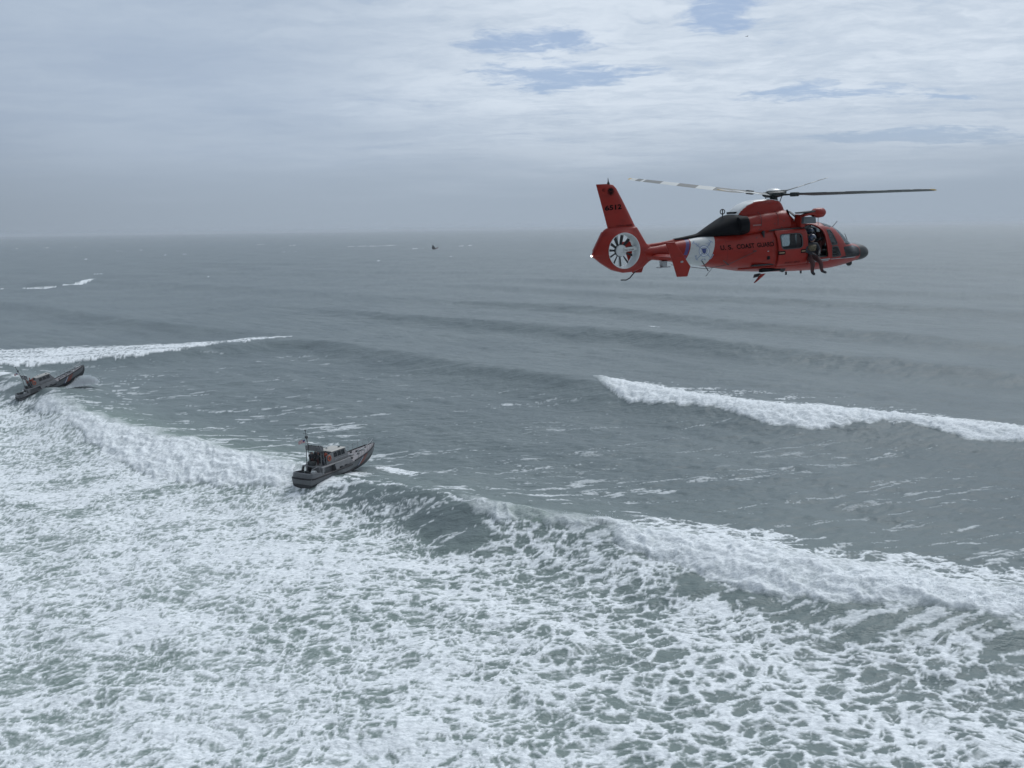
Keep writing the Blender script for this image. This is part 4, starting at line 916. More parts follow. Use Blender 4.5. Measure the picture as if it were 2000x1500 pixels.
def decal(name, shapes, cx2, cz2, s2, ysurf, mat, off, parent=heli):
    v = []; f = []
    for poly, holes in shapes:
        if holes is None and len(poly) == 4:
            k = len(v); (a0, a1, b1, b0), m_ = poly, 8
            for i in range(m_ + 1):
                t = i / m_; v += [(a0[0] + (a1[0] - a0[0]) * t, a0[1] + (a1[1] - a0[1]) * t), (b0[0] + (b1[0] - b0[0]) * t, b0[1] + (b1[1] - b0[1]) * t)]
            f += [(k + 2 * i, k + 2 * i + 2, k + 2 * i + 3, k + 2 * i + 1) for i in range(m_)]
        elif holes is None:
            c_ = np.mean(np.array(poly), 0); k = len(v); v.append(tuple(c_)); v += list(poly); n = len(poly)
            f += [(k, k + 1 + i, k + 1 + (i + 1) % n) for i in range(n)]
        else:
            k = len(v); n = len(poly); v += list(poly) + list(holes); f += [(k + i, k + (i + 1) % n, k + n + (i + 1) % n, k + n + i) for i in range(n)]
    P_ = [(cx2 + a * s2, -(ysurf(cx2 + a * s2, cz2 + b * s2) + off), cz2 + b * s2) for a, b in v]
    return link_mesh(name, P_, f, mat, parent)
def arcpts(r_, n=40, a0=0, a1=2 * math.pi): return [(r_ * math.cos(a0 + (a1 - a0) * i / n), r_ * math.sin(a0 + (a1 - a0) * i / n)) for i in range(n)]
def bar(x0, z0, x1, z1, w_): 
    dx_, dz_ = x1 - x0, z1 - z0; l_ = math.hypot(dx_, dz_); nx, nz2 = -dz_ / l_ * w_, dx_ / l_ * w_
    return [(x0 + nx, z0 + nz2), (x1 + nx, z1 + nz2), (x1 - nx, z1 - nz2), (x0 - nx, z0 - nz2)]
emb = [(arcpts(.58), arcpts(.50)), (arcpts(.40), arcpts(.36)), (bar(-.95, .95, .75, -.80, .05), None), (bar(.95, .95, -.75, -.80, .05), None),
       (bar(-1.08, .80, -.78, 1.08, .05), None), (bar(1.08, .80, .78, 1.08, .05), None)]
for s_ in (-1, 1):
    for i in range(6):
        t = R(-95 + 22 * i); emb.append((bar(s_ * .86 + .30 * math.cos(t) * s_ - .3 * s_, -.62 + .32 * math.sin(t) + .05, s_ * .86 + .30 * math.cos(t + R(22)) * s_ - .3 * s_, -.62 + .32 * math.sin(t + R(22)) + .05, .045), None))
    emb.append((bar(s_ * .98, -.40, s_ * .80, -.62, .05), None)); emb.append((bar(s_ * .25, -.98, s_ * .05, -.80, .05), None))
    for i in range(3): emb.append((bar(s_ * (.30 + .16 * i), .78 + .05 * i, s_ * (.40 + .16 * i), .70 - .12 * i, .03), None))
decal('emblem', emb, -3.40, 1.46, .34, half_w, m_blue, .006)
decal('emblem_ring', [(arcpts(.50), arcpts(.40))], -3.40, 1.46, .34, half_w, m_pale, .005)
decal('emblem_shield', [([(-.22, .26), (.22, .26), (.22, -.02), (.10, -.22), (0, -.30), (-.10, -.22), (-.22, -.02)], None)], -3.40, 1.46, .34, half_w, m_navy, .008)
femb = [(arcpts(.62), arcpts(.50))] + [(bar(.1 * math.cos(t), .1 * math.sin(t), .95 * math.cos(t), .95 * math.sin(t), .06), None) for t in np.linspace(0, 2 * math.pi, 14, endpoint=False)] + [([(-.75, .35), (.75, .35), (.3, .75), (-.3, .75)], None), ([(-.35, -.1), (.35, -.1), (0, -.5)], None)]
decal('fin_emblem', femb, -6.76, 3.68, .15, fin_y, m_ink, .006)
lettering('cowling_plate', '-', -1.50, -1.15, 2.20, 2.245, lambda x, z: .76, principled('dull_plate', (.20, .10, .10), .6), bold=.02)

# ------------------------------------------------------------------ people
m_skin = principled('skin', (.42, .25, .18), .6, vary=.1)
m_suit_d = principled('dark_dry_suit', (.015, .018, .026), .75, vary=.25, scale=9)
m_suit_o = principled('orange_dry_suit', (.30, .055, .028), .75, vary=.15, scale=9)
m_suit_r = principled('dull_red_suit', (.17, .035, .030), .75, vary=.2, scale=9)
m_suit_k = principled('dark_red_trousers', (.050, .014, .014), .75, vary=.3, scale=9)
m_boot = principled('black_boot', (.012, .013, .016), .6)
m_helm_b = principled('blue_helmet', (.030, .048, .085), .3, coat=.3)
m_helm_r = principled('red_helmet', (.30, .040, .030), .4)
m_helm_d = principled('dull_red_helmet', (.10, .025, .022), .45)
m_vest = principled('yellow_harness', (.10, .082, .05), .75, vary=.5, scale=18)
m_visor = principled('dark_visor', (.010, .012, .015), .12)
SEG = [('pelvis', 'waist', 'T'), ('waist', 'chest', 'T'), ('chest', 'neck', 'T'), ('neck', 'head', 'H'), ('head', 'crown', 'H'), ('head', 'nose', 'H')]
for s_ in 'LR':
    SEG += [('chest', 'sh' + s_, 'T'), ('sh' + s_, 'el' + s_, 'A'), ('el' + s_, 'wr' + s_, 'A'), ('wr' + s_, 'pm' + s_, 'G'), ('pelvis', 'hp' + s_, 'P'), ('hp' + s_, 'kn' + s_, 'P'), ('kn' + s_, 'an' + s_, 'P'), ('an' + s_, 'to' + s_, 'B')]
    SEG += [('pm' + s_, f'f{k}' + s_, 'G') for k in range(4)] + [('wr' + s_, 'th' + s_, 'G')]
RAD = dict(pelvis=(.15, .12), waist=(.14, .11), chest=(.17, .13), neck=(.062, .062), head=(.088, .10), crown=(.07, .08), nose=(.012, .012))
for s_ in 'LR':
    RAD.update({'sh' + s_: (.075, .075), 'el' + s_: (.055, .055), 'wr' + s_: (.038, .038), 'pm' + s_: (.040, .028), 'hp' + s_: (.10, .10), 'kn' + s_: (.072, .072), 'an' + s_: (.052, .052), 'to' + s_: (.042, .038), 'th' + s_: (.012, .012)})
    for k in range(4): RAD[f'f{k}' + s_] = (.010, .010)
def make_person(label, J, M, suit, legs=None, helmet=None, vest=None, group=None, bulk=1.0):
    """one continuous body grown over a posed skeleton; helmet, visor and harness are its parts"""
    J = {k: Vector(v) for k, v in J.items()}
    fw = (J['nose0'] - J['head']).normalized() if 'nose0' in J else Vector((1, 0, 0))
    J['crown'] = J['head'] + (J['head'] - J['neck']).normalized() * .06; J['nose'] = J['head'] + fw * .12 - Vector((0, 0, .015))
    for s_, sg in (('L', 1), ('R', -1)):
        d_ = (J['wr' + s_] - J['el' + s_]).normalized(); lat = d_.cross(Vector((0, 0, 1)))
        if lat.length < .2: lat = d_.cross(Vector((1, 0, 0)))
        lat.normalize(); curl = Vector((0, 0, -.35))
        J['pm' + s_] = J['wr' + s_] + d_ * .075
        for k in range(4): J[f'f{k}' + s_] = J['pm' + s_] + d_ * (.075 - .008 * abs(k - 1.3)) + lat * (.024 * (k - 1.5)) + curl * .07
        J['th' + s_] = J['wr' + s_] + d_ * .06 + lat * (-.065 * sg)
    names = sorted(set(a for sg_ in SEG for a in sg_[:2])); ix = {n_: i for i, n_ in enumerate(names)}
    me_ = bpy.data.meshes.new('person'); me_.from_pydata([J[n_] for n_ in names], [(ix[a], ix[b]) for a, b, _ in SEG], [])
    o = bpy.data.objects.new('person', me_); col_root.objects.link(o)
    sk = o.modifiers.new('skin', 'SKIN'); sk.use_smooth_shade = True; sk.branch_smoothing = .4
    for n_, sv_ in zip(names, me_.skin_vertices[0].data): sv_.radius = tuple(a * (bulk if n_[:2] in ('sh', 'el', 'wr', 'hp', 'kn', 'an', 'to') else 1.0) for a in RAD[n_]); sv_.use_root = n_ == 'pelvis'
    ss = o.modifiers.new('sub', 'SUBSURF'); ss.levels = 1; ss.render_levels = 1
    bpy.context.view_layer.update()
    fin_ = bpy.data.meshes.new_from_object(o.evaluated_get(bpy.context.evaluated_depsgraph_get()))
    o.modifiers.clear(); o.data = fin_; bpy.data.meshes.remove(me_); fin_.name = 'person'
    fin_.materials.clear()
    for m in (suit, legs or suit, m_skin, m_boot): fin_.materials.append(m)
    mi = {'T': 0, 'A': 0, 'P': 1, 'H': 2, 'G': 3, 'B': 3}
    cen = np.array([pl.center[:] for pl in fin_.polygons]); best = np.full(len(cen), 9.0); idx = np.zeros(len(cen), np.int32)
    for a, b, r_ in SEG:
        A_, B_ = np.array(J[a]), np.array(J[b]); ab = B_ - A_; t = np.clip(((cen - A_) @ ab) / max(ab @ ab, 1e-9), 0, 1)
        dd = np.linalg.norm(cen - A_ - t[:, None] * ab, axis=1); m = dd < best; best[m] = dd[m]; idx[m] = mi[r_]
    fin_.polygons.foreach_set('material_index', idx); fin_.polygons.foreach_set('use_smooth', np.ones(len(cen), bool)); fin_.update()
    o.matrix_world = M; o['label'] = label; o['category'] = 'person'
    if group: o['group'] = group
    if helmet:
        c = J['head'] + (J['head'] - J['neck']).normalized() * .035 - fw * .012
        MB().ball(c, (.135, .125, .125), 16, 10).build('helmet', helmet, o)
        MB().ball(c + fw * .045 - Vector((0, 0, .01)), (.105, .108, .055), 14, 8).build('visor', m_visor, o)
    if vest:
        c0, c1 = J['waist'], J['chest']; ax = (c1 - c0).normalized()
        rings_ = [[Vector((c0 + (c1 - c0) * t)) + Vector((fw.x, fw.y, 0)).normalized() * (math.cos(a) * ry) + Vector((-fw.y, fw.x, 0)).normalized() * (math.sin(a) * rx) for a in np.linspace(0, 2 * math.pi, 18, endpoint=False)] for t, rx, ry in ((.1, .165, .145), (.5, .19, .165), (1.05, .195, .16), (1.25, .12, .11))]
        MB().loft(rings_, cap=False).build('harness_vest', vest, o)
    return o
def standing(lean=0.0, twist=0.0, reach=.32, crouch=0.0):
    k = crouch; h = .92 - .22 * k
    J = dict(pelvis=(0, 0, h), waist=(.02 + lean * .06, 0, h + .18), chest=(.04 + lean * .24, 0, h + .43), neck=(.06 + lean * .38, 0, h + .60), head=(.09 + lean * .48, 0, h + .72), nose0=(.3 + lean * .48, .2 * twist, h + .70))
    for s_, sg in (('L', 1), ('R', -1)):
        sh = (.04 + lean * .30, .20 * sg, h + .52); J['sh' + s_] = sh
        J['el' + s_] = (sh[0] + .08 + .1 * reach, .27 * sg, h + .26); J['wr' + s_] = (sh[0] + .14 + reach, .20 * sg, h + .22 + .05 * sg * twist)
        J['hp' + s_] = (0, .10 * sg, h - .04); J['kn' + s_] = (.06 + .18 * k, .13 * sg, .50 - .05 * k); J['an' + s_] = (-.02, .15 * sg, .09); J['to' + s_] = (.16, .17 * sg, .04)
    return J
SWIM = dict(pelvis=(0, 0, .12), waist=(.02, 0, .28), chest=(.05, 0, .48), neck=(.06, 0, .63), head=(.09, .01, .745), nose0=(.35, .08, .66),
            shL=(.05, .20, .55), shR=(.05, -.20, .55), elL=(.12, .27, .30), elR=(.12, -.27, .32), wrL=(.32, .13, .20), wrR=(.30, -.10, .22),
            hpL=(.03, .11, .10), hpR=(.03, -.11, .10), knL=(.36, .19, -.10), knR=(.36, -.12, -.10), anL=(.36, .24, -.43), anR=(.32, -.12, -.45), toL=(.43, .40, -.50), toR=(.44, -.08, -.54))
KNEEL = dict(pelvis=(0, 0, .42), waist=(.06, 0, .56), chest=(.16, 0, .76), neck=(.24, 0, .90), head=(.31, 0, .99), nose0=(.55, 0, .90),
             shL=(.15, .20, .84), shR=(.15, -.20, .84), elL=(.30, .30, .64), elR=(.28, -.28, .66), wrL=(.50, .24, .72), wrR=(.46, -.16, .58),
             hpL=(0, .11, .40), hpR=(0, -.11, .40), knL=(.34, .14, .12), knR=(.30, -.14, .10), anL=(-.06, .15, .09), anR=(-.10, -.15, .09), toL=(-.20, .16, .05), toR=(-.24, -.16, .05))
PILOT = dict(pelvis=(0, 0, .13), waist=(-.03, 0, .28), chest=(-.03, 0, .48), neck=(0, 0, .62), head=(.03, 0, .72), nose0=(.3, 0, .70),
             shL=(-.02, .20, .54), shR=(-.02, -.20, .54), elL=(.10, .26, .32), elR=(.10, -.26, .32), wrL=(.34, .20, .26), wrR=(.34, -.12, .24),
             hpL=(.03, .10, .11), hpR=(.03, -.10, .11), knL=(.46, .13, .14), knR=(.46, -.13, .14), anL=(.62, .13, -.20), anR=(.62, -.13, -.20), toL=(.78, .14, -.18), toR=(.78, -.14, -.18))
HT = lambda x, y, z, rz: HM @ Matrix.Translation((x, y, z)) @ Matrix.Rotation(R(rz), 4, 'Z')
make_person('person in dark suit and yellow harness sitting in the helicopter doorway with legs dangling', SWIM, HT(.86, -1.0, .855, -100), m_suit_d, m_suit_k, m_helm_b, m_vest, bulk=1.25)
make_person('helmeted person kneeling inside the helicopter cabin behind the seated one', KNEEL, HT(1.46, -.22, .835, -105), m_suit_d, None, m_helm_b, None)
make_person('helmeted person in the right hand seat of the helicopter cockpit', PILOT, HT(1.90, -.42, 1.10, 0), m_suit_r, m_suit_d, m_helm_b, None)
make_person('helmeted person in dark suit crouching in the cabin door, left of the kneeling one', KNEEL, HT(1.02, -.42, .835, -85), m_suit_d, m_suit_k, m_helm_b, None, bulk=1.15)

# ------------------------------------------------------------------ motor lifeboats (local: X to the bow, Y to port, Z up from the waterline)
m_hull = principled('aluminium_hull', (.124, .130, .138), .45, metal=.25, vary=.18, scale=.9, dirt=(.055, .055, .060, .65))
m_house = principled('grey_house_paint', (.142, .146, .152), .5, metal=.15, vary=.15, scale=1.2, dirt=(.07, .068, .07, .6))
m_deck = principled('grey_deck', (.25, .235, .240), .75, vary=.2, scale=2.0, dirt=(.10, .095, .10, .6))
m_roof = principled('pale_roof', (.40, .39, .36), .6, vary=.1, scale=1.5, dirt=(.24, .23, .22, .5))
m_rub = principled('black_rubber', (.010, .010, .013), .7)
m_bott = principled('dark_bottom_paint', (.012, .013, .017), .5)
m_win = principled('dark_window', (.008, .010, .013), .10, spec=.5)
m_pipe = principled('rail_pipe', (.34, .345, .36), .4, metal=.5)
m_buoy = principled('orange_buoy', (.34, .075, .035), .6)
m_gear = principled('dark_gear', (.030, .036, .038), .6, vary=.3, scale=6)
m_slash = principled('red_slash', (.19, .060, .045), .55, vary=.2, dirt=(.08, .04, .04, .6))
m_frame = principled('frame_grey', (.11, .115, .12), .55, vary=.3, scale=4, dirt=(.03, .03, .033, .6))
m_lite = principled('pale_gear', (.45, .47, .47), .5)
HS = np.array([  # x, gunwale half beam, gunwale z, chine half beam, chine z, keel z
    (0, 1.90, 1.02, 1.72, -.10, -.55), (.35, 2.02, 1.04, 1.82, -.08, -.62), (3, 2.13, 1.12, 1.92, .0, -.75), (6, 2.13, 1.30, 1.88, .08, -.75), (8.3, 2.06, 1.52, 1.70, .18, -.68), (10.2, 1.86, 1.76, 1.36, .36, -.52),
    (11.8, 1.50, 1.96, .96, .58, -.30), (13.0, 1.05, 2.13, .58, .82, .05), (13.9, .56, 2.26, .26, 1.15, .60), (14.4, .22, 2.33, .08, 1.65, 1.25), (14.6, .05, 2.37, .02, 2.0, 1.85)])
hxs = np.linspace(0, 14.6, 60)
hv = [np.interp(hxs, HS[:, 0], HS[:, c_]) for c_ in range(1, 6)]
for c_ in range(5):
    v = hv[c_]; w = np.array([.1, .2, .4, .2, .1]); vv = np.convolve(np.pad(v, 2, mode='edge'), w, mode='valid'); vv[0], vv[-1] = v[0], v[-1]; hv[c_] = vv
def hull_at(x): return [float(np.interp(x, hxs, v)) for v in hv]
def hull_y(x, z):
    gw, gz, cw, cz, kz = hull_at(x); t = min(max((z - cz) / max(gz - cz, .01), 0), 1); return cw + (gw - cw) * (t ** .8)
def make_boat():
    b = thing('rescue_boat', 'x', 'boat')
    # hull sides and bottom
    rings = []
    for i, x in enumerate(hxs):
        gw, gz, cw, cz, kz = [v[i] for v in hv]; side = [(x, cw + (gw - cw) * (t ** .8), cz + (gz - cz) * t) for t in (0, .25, .5, .75, 1)]
        rings.append([(x, -p_[1], p_[2]) for p_ in reversed(side)] + [(x, -cw * .5, (cz + kz) * .5), (x, 0, kz), (x, cw * .5, (cz + kz) * .5)] + side)
    hull = MB().loft(rings, cap=False, closed=False)
    n = len(rings[0]); hull.add(rings[0], [tuple(range(n))])
    hull = hull.build('hull', None, b, 30); hull.data.materials.append(m_hull); hull.data.materials.append(m_bott)
    for pl in hull.data.polygons:
        c = pl.center; cz = hull_at(c.x)[3]; pl.material_index = 1 if c.z < cz + .22 + .006 * c.x and len(pl.vertices) == 4 else 0
    MB().add([(-.012, -1.72, -.12), (-.012, 1.72, -.12), (-.012, 1.77, .20), (-.012, -1.77, .20), (-.012, 0, -.56)], [(0, 3, 2, 1), (0, 1, 4)]).build('boot_topping', m_bott, b)
    # fender: along the stern and quarters, then the sheer of the bow
    st_ = [(x, -hull_at(x)[0] - .05, .98 + .02 * x) for x in np.linspace(7.6, .5, 14)] + [(.12, -1.86, .98), (-.07, -1.2, .98), (-.10, 0, .98), (-.07, 1.2, .98), (.12, 1.86, .98)] + [(x, hull_at(x)[0] + .05, .98 + .02 * x) for x in np.linspace(.5, 7.6, 14)]
    MB().tube(st_, .11, 8).build('stern_fender', m_rub, b)
    MB().tube([(x, -hull_at(x)[0] - .03, hull_at(x)[1]) for x in np.linspace(8.3, 14.55, 20)] + [(x, hull_at(x)[0] + .03, hull_at(x)[1]) for x in np.linspace(14.5, 8.3, 20)], .10, 8).build('bow_fender', m_rub, b)
    # foredeck, side decks, aft deck
    MB().loft([[(x, -hull_at(x)[0] + .02, hull_at(x)[1] - .05), (x, -hull_at(x)[0] * .5, hull_at(x)[1] + .04), (x, 0, hull_at(x)[1] + .07), (x, hull_at(x)[0] * .5, hull_at(x)[1] + .04), (x, hull_at(x)[0] - .02, hull_at(x)[1] - .05)] for x in np.linspace(7.6, 14.5, 22)], cap=False, closed=False).build('foredeck', m_deck, b)
    MB().box((3.7, 0, .98), (7.3, 3.75, .06)).build('main_deck', m_deck, b)
    # stern bulwark, leaning in, round at the corners
    def bulw(z0, z1, inn):
        path = [(2.3, -2.08), (1.2, -2.06), (.45, -2.0), (.12, -1.80), (0, -1.35), (-.03, 0), (0, 1.35), (.12, 1.80), (.45, 2.0), (1.2, 2.06), (2.3, 2.08)]
        ring = []
        for x, y in path:
            k = 1 - inn / max(math.hypot(x - 2.3, y), .01) ; sag = .28 * max(0.0, (x - .6) / 1.7)
            q = (2.3 + (x - 2.3) * k, y * k)
            ring.append([(x, y, z0), (q[0], q[1], z1 - sag), (2.3 + (q[0] - 2.3) * .93, q[1] * .93, z1 - sag + .02), (2.3 + (x - 2.3) * .95, y * .95, z0)])
        return ring
    MB().loft(bulw(1.02, 1.68, .13), cap=True).build('stern_bulwark', m_hull, b, 50)
    # lower house: full width forward, narrow abreast of the rescue well
    MB().hexa([(4.55, -2.08, 1.05), (8.35, -2.00, 1.05), (8.35, 2.00, 1.05), (4.55, 2.08, 1.05), (4.55, -1.86, 2.12), (7.75, -1.72, 2.12), (7.75, 1.72, 2.12), (4.55, 1.86, 2.12)]).build('deckhouse', m_house, b, bevel=.05)
    MB().hexa([(1.95, -1.25, 1.0), (4.60, -1.30, 1.0), (4.60, 1.30, 1.0), (1.95, 1.25, 1.0), (2.15, -1.2, 2.05), (4.60, -1.25, 2.05), (4.60, 1.25, 2.05), (2.15, 1.2, 2.05)]).build('engine_trunk', m_house, b, bevel=.04)
    MB().hexa([(2.05, -1.98, 2.00), (4.60, -1.92, 2.00), (4.60, 1.92, 2.00), (2.05, 1.98, 2.00), (2.10, -1.86, 2.14), (4.60, -1.84, 2.14), (4.60, 1.84, 2.14), (2.10, 1.86, 2.14)]).build('bridge_deck', m_house, b, bevel=.03)
    for s_ in (-1, 1):
        MB().hexa([(1.9, s_ * 2.06, 1.05), (2.2, s_ * 2.06, 1.05), (2.2, s_ * 1.98, 1.05), (1.9, s_ * 1.98, 1.05), (2.15, s_ * 1.95, 2.05), (2.55, s_ * 1.95, 2.05), (2.55, s_ * 1.87, 2.05), (2.15, s_ * 1.87, 2.05)]).build('side_post', m_house, b)
        for k in range(2): MB().box((5.55 + k * 1.0, s_ * 2.03, 1.35), (.42, .12, .20)).build('scupper', m_win, b)
    MB().box((1.98, .35, 1.50), (.10, .62, .95)).build('aft_door', m_win, b)
    # wheelhouse
    MB().hexa([(4.70, -1.52, 2.12), (8.00, -1.42, 2.12), (8.00, 1.42, 2.12), (4.70, 1.52, 2.12), (4.75, -1.36, 3.34), (7.35, -1.26, 3.30), (7.35, 1.26, 3.30), (4.75, 1.36, 3.34)]).build('wheelhouse', m_house, b, bevel=.06)
    rf = MB().hexa([(4.55, -1.44, 3.345), (7.55, -1.34, 3.31), (7.55, 1.34, 3.31), (4.55, 1.44, 3.345), (4.65, -1.30, 3.44), (7.35, -1.20, 3.41), (7.35, 1.20, 3.41), (4.65, 1.30, 3.44)]).build('wheelhouse_roof', m_roof, b, bevel=.05)
    MB().lathe([(0, .16), (.08, .16), (.10, .05)], (6.9, -.55, 3.42), (0, 0, 1), 12).build('vent', m_gear, rf); MB().lathe([(0, .14), (.22, .14), (.26, .05)], (5.6, .5, 3.43), (0, 0, 1), 12).build('search_lamp', m_lite, rf)
    def side_win(x0, x1, z0, z1, s_):
        yy = lambda x, z: (1.52 + (1.42 - 1.52) * (x - 4.7) / 3.3) + ((1.36 - 1.52)) * (z - 2.12) / 1.2 + .012
        MB().hexa([(x0, s_ * (yy(x0, z0) - .03), z0), (x1, s_ * (yy(x1, z0) - .03), z0), (x1, s_ * yy(x1, z0), z0), (x0, s_ * yy(x0, z0), z0), (x0, s_ * (yy(x0, z1) - .03), z1), (x1, s_ * (yy(x1, z1) - .03), z1), (x1, s_ * yy(x1, z1), z1), (x0, s_ * yy(x0, z1), z1)]).build('window', m_win, b)
    for s_ in (-1, 1):
        for x0 in (4.95, 5.72, 6.49): side_win(x0, x0 + .66, 2.68, 3.20, s_)
    for y0 in (-.80, 0, .80):
        zf = lambda z: 8.0 - .65 * (z - 2.12) / 1.18
        MB().hexa([(zf(2.66) - .03, y0 - .34, 2.66), (zf(2.66) + .012, y0 - .34, 2.66), (zf(2.66) + .012, y0 + .34, 2.66), (zf(2.66) - .03, y0 + .34, 2.66), (zf(3.18) - .03, y0 - .32, 3.18), (zf(3.18) + .012, y0 - .32, 3.18), (zf(3.18) + .012, y0 + .32, 3.18), (zf(3.18) - .03, y0 + .32, 3.18)]).build('window', m_win, b)
    # open bridge: coaming, consoles, seats, life rings
    for s_ in (-1, 1):
        MB().hexa([(3.25, s_ * 1.62, 2.14), (4.72, s_ * 1.55, 2.14), (4.72, s_ * 1.47, 2.14), (3.25, s_ * 1.54, 2.14), (3.40, s_ * 1.52, 3.10), (4.72, s_ * 1.45, 3.30), (4.72, s_ * 1.37, 3.30), (3.40, s_ * 1.44, 3.10)]).build('bridge_side', m_house, b, bevel=.02)
        MB().torus((3.85, s_ * 1.66, 2.80), (0, 1, .08), .27, .085, 24, 8).build('life_ring', m_buoy, b)
        cn = MB().hexa([(4.15, s_ * .95 - .38, 2.14), (4.65, s_ * .95 - .38, 2.14), (4.65, s_ * .95 + .38, 2.14), (4.15, s_ * .95 + .38, 2.14), (4.35, s_ * .95 - .34, 3.15), (4.65, s_ * .95 - .34, 3.42), (4.65, s_ * .95 + .34, 3.42), (4.35, s_ * .95 + .34, 3.15)]).build('console', m_gear, b, bevel=.03)
        MB().torus((4.22, s_ * .95, 3.10), (1, 0, .4), .20, .016, 18, 6).build('steering_wheel', m_pipe, cn)
        sb_ = MB().box((3.50, s_ * .95, 2.80), (.42, .46, .10)).build('seat', m_gear, b, bevel=.03); MB().box((3.28, s_ * .95, 3.08), (.10, .46, .52)).build('seat_back', m_gear, sb_, bevel=.03); MB().tube([(3.5, s_ * .95, 2.14), (3.5, s_ * .95, 2.78)], .05, 8).build('seat_post', m_gear, sb_)
    # arch with its equipment frame, mast and aerials
    for s_ in (-1, 1):
        MB().tube([(2.45, s_ * 1.45, 2.10), (2.70, s_ * 1.38, 3.85)], .055, 8).build('arch_leg', m_house, b); MB().tube([(3.10, s_ * 1.48, 2.10), (3.05, s_ * 1.38, 3.85)], .045, 8).build('arch_leg', m_house, b)
    fr = MB().hexa([(2.60, -1.42, 3.80), (3.15, -1.42, 3.80), (3.15, 1.42, 3.80), (2.60, 1.42, 3.80), (2.60, -1.42, 3.89), (3.15, -1.42, 3.89), (3.15, 1.42, 3.89), (2.60, 1.42, 3.89)])
    fr.box((2.60, 0, 4.11), (.06, 2.84, .42)).box((3.15, 0, 4.11), (.05, 2.84, .40)); fr.box((2.87, -1.41, 4.11), (.55, .05, .42)).box((2.87, 1.41, 4.11), (.55, .05, .42))
    fr = fr.build('arch_frame', m_frame, b)
    MB().tube([(2.60, -1.35, 4.35), (2.60, -1.30, 4.57), (2.60, .6, 4.61), (2.60, 1.3, 4.55), (2.60, 1.35, 4.35)], .03, 6).build('frame_rail', m_pipe, fr)
    for y0, h_ in ((-.95, .22), (-.35, .16), (.45, .20), (-.65, .12)): MB().lathe([(0, .13), (h_, .13), (h_ + .05, .04)], (2.86, y0, 4.17), (0, 0, 1), 12).build('radome' if h_ > .18 else 'horn', m_gear, fr)
    ms = MB().tube([(2.62, .75, 3.85), (2.50, .85, 5.05), (2.42, .88, 6.10)], [.08, .05, .03], 8).build('mast', m_gear, b)
    MB().box((2.48, .86, 5.37), (.30, .36, .26)).build('mast_lamp', m_gear, ms, bevel=.05); MB().tube([(2.42, .45, 5.77), (2.42, 1.32, 5.77)], .03, 6).build('crosstree', m_gear, ms); MB().lathe([(0, .05), (.10, .11), (.20, .05)], (2.42, .88, 6.05), (0, 0, 1), 10).build('wind_gauge', m_gear, ms)
    MB().box((2.52, .80, 4.70), (.26, .5, .10)).build('radar_bar', m_lite, ms, bevel=.03)
    for y0, z1 in ((-1.2, 6.1), (1.25, 5.9)): MB().tube([(3.0, y0, 4.5), (2.9, y0, z1)], .014, 5).build('whip_aerial', m_lite, fr)
    lk = MB().box((2.50, .45, 2.36), (.40, 1.3, .42)).build('locker', m_gear, b, bevel=.04); MB().box((3.95, 0, 2.55), (.8, .5, .8)).build('centre_console', m_gear, b, bevel=.05)
    MB().box((3.05, -1.30, 2.50), (.35, .30, .72)).build('gear_bag', m_suit_d, b, bevel=.08)
    # ensign blowing aft from the mast halyard
    fv = []; ff = []; N_, M_ = 14, 8
    for sgn in (0, 1):
        for i in range(N_):
            for j in range(M_): fv.append((2.25 - .042 * i, .95 + .056 * i + .05 * math.sin(i * .9 + j * .3) + .012 * sgn, 5.15 - .048 * j - .012 * i - .03 * math.sin(i * .7)))
    for sgn in (0, 1):
        for i in range(N_ - 1):
            for j in range(M_ - 1):
                q = (sgn * N_ * M_ + i * M_ + j, sgn * N_ * M_ + (i + 1) * M_ + j, sgn * N_ * M_ + (i + 1) * M_ + j + 1, sgn * N_ * M_ + i * M_ + j + 1); ff.append(q if sgn else q[::-1])
    fo = link_mesh('ensign', fv, ff, None, b, None, mats=[principled('flag_red', (.36, .05, .05), .8), principled('flag_white', (.6, .6, .6), .8), m_navy], midx=[(2 if (k % ((N_ - 1) * (M_ - 1))) // (M_ - 1) < 5 and (k % (M_ - 1)) < 4 else (k % (M_ - 1)) % 2) for k in range(2 * (N_ - 1) * (M_ - 1))])
    MB().tube([(2.27, .95, 5.25), (2.25, .95, 4.5)], .012, 5).build('halyard', m_pipe, b)
    # rails
    for s_ in (-1, 1):
        xs2 = np.linspace(8.4, 14.0, 8); base = [(x, s_ * (hull_at(x)[0] - .08), hull_at(x)[1]) for x in xs2]
        rl = MB().tube([(p_[0] + .06, p_[1] * .98, p_[2] + .98 - (.35 if i == 0 else 0)) for i, p_ in enumerate(base)], .030, 6)
        rl.tube([(p_[0] + .03, p_[1] * .99, p_[2] + .50) for p_ in base], .022, 6).build('bow_rail', m_pipe, b)
        for p_ in base[1:]: MB().tube([p_, (p_[0] + .06, p_[1] * .98, p_[2] + .98)], .034, 6).build('stanchion', m_pipe, b)
        MB().tube([(.35, s_ * 1.75, 1.66), (.40, s_ * 1.70, 2.20), (1.3, s_ * 1.78, 2.35), (1.75, s_ * 1.80, 2.30), (1.80, s_ * 1.82, 1.5)], .022, 6).build('stern_rail', m_pipe, b)
        MB().tube([(5.0, s_ * 1.62, 2.14), (5.0, s_ * 1.62, 2.50), (7.6, s_ * 1.55, 2.45), (7.6, s_ * 1.55, 2.12)], .016, 6).build('grab_rail', m_pipe, b)
    # deck gear
    tb = MB().tube([(1.15, -.28, .98), (1.15, -.28, 1.75)], .08, 10).tube([(1.15, .28, .98), (1.15, .28, 1.75)], .08, 10).tube([(1.15, -.5, 1.60), (1.15, .5, 1.60)], .07, 10).build('tow_bitt', m_gear, b)
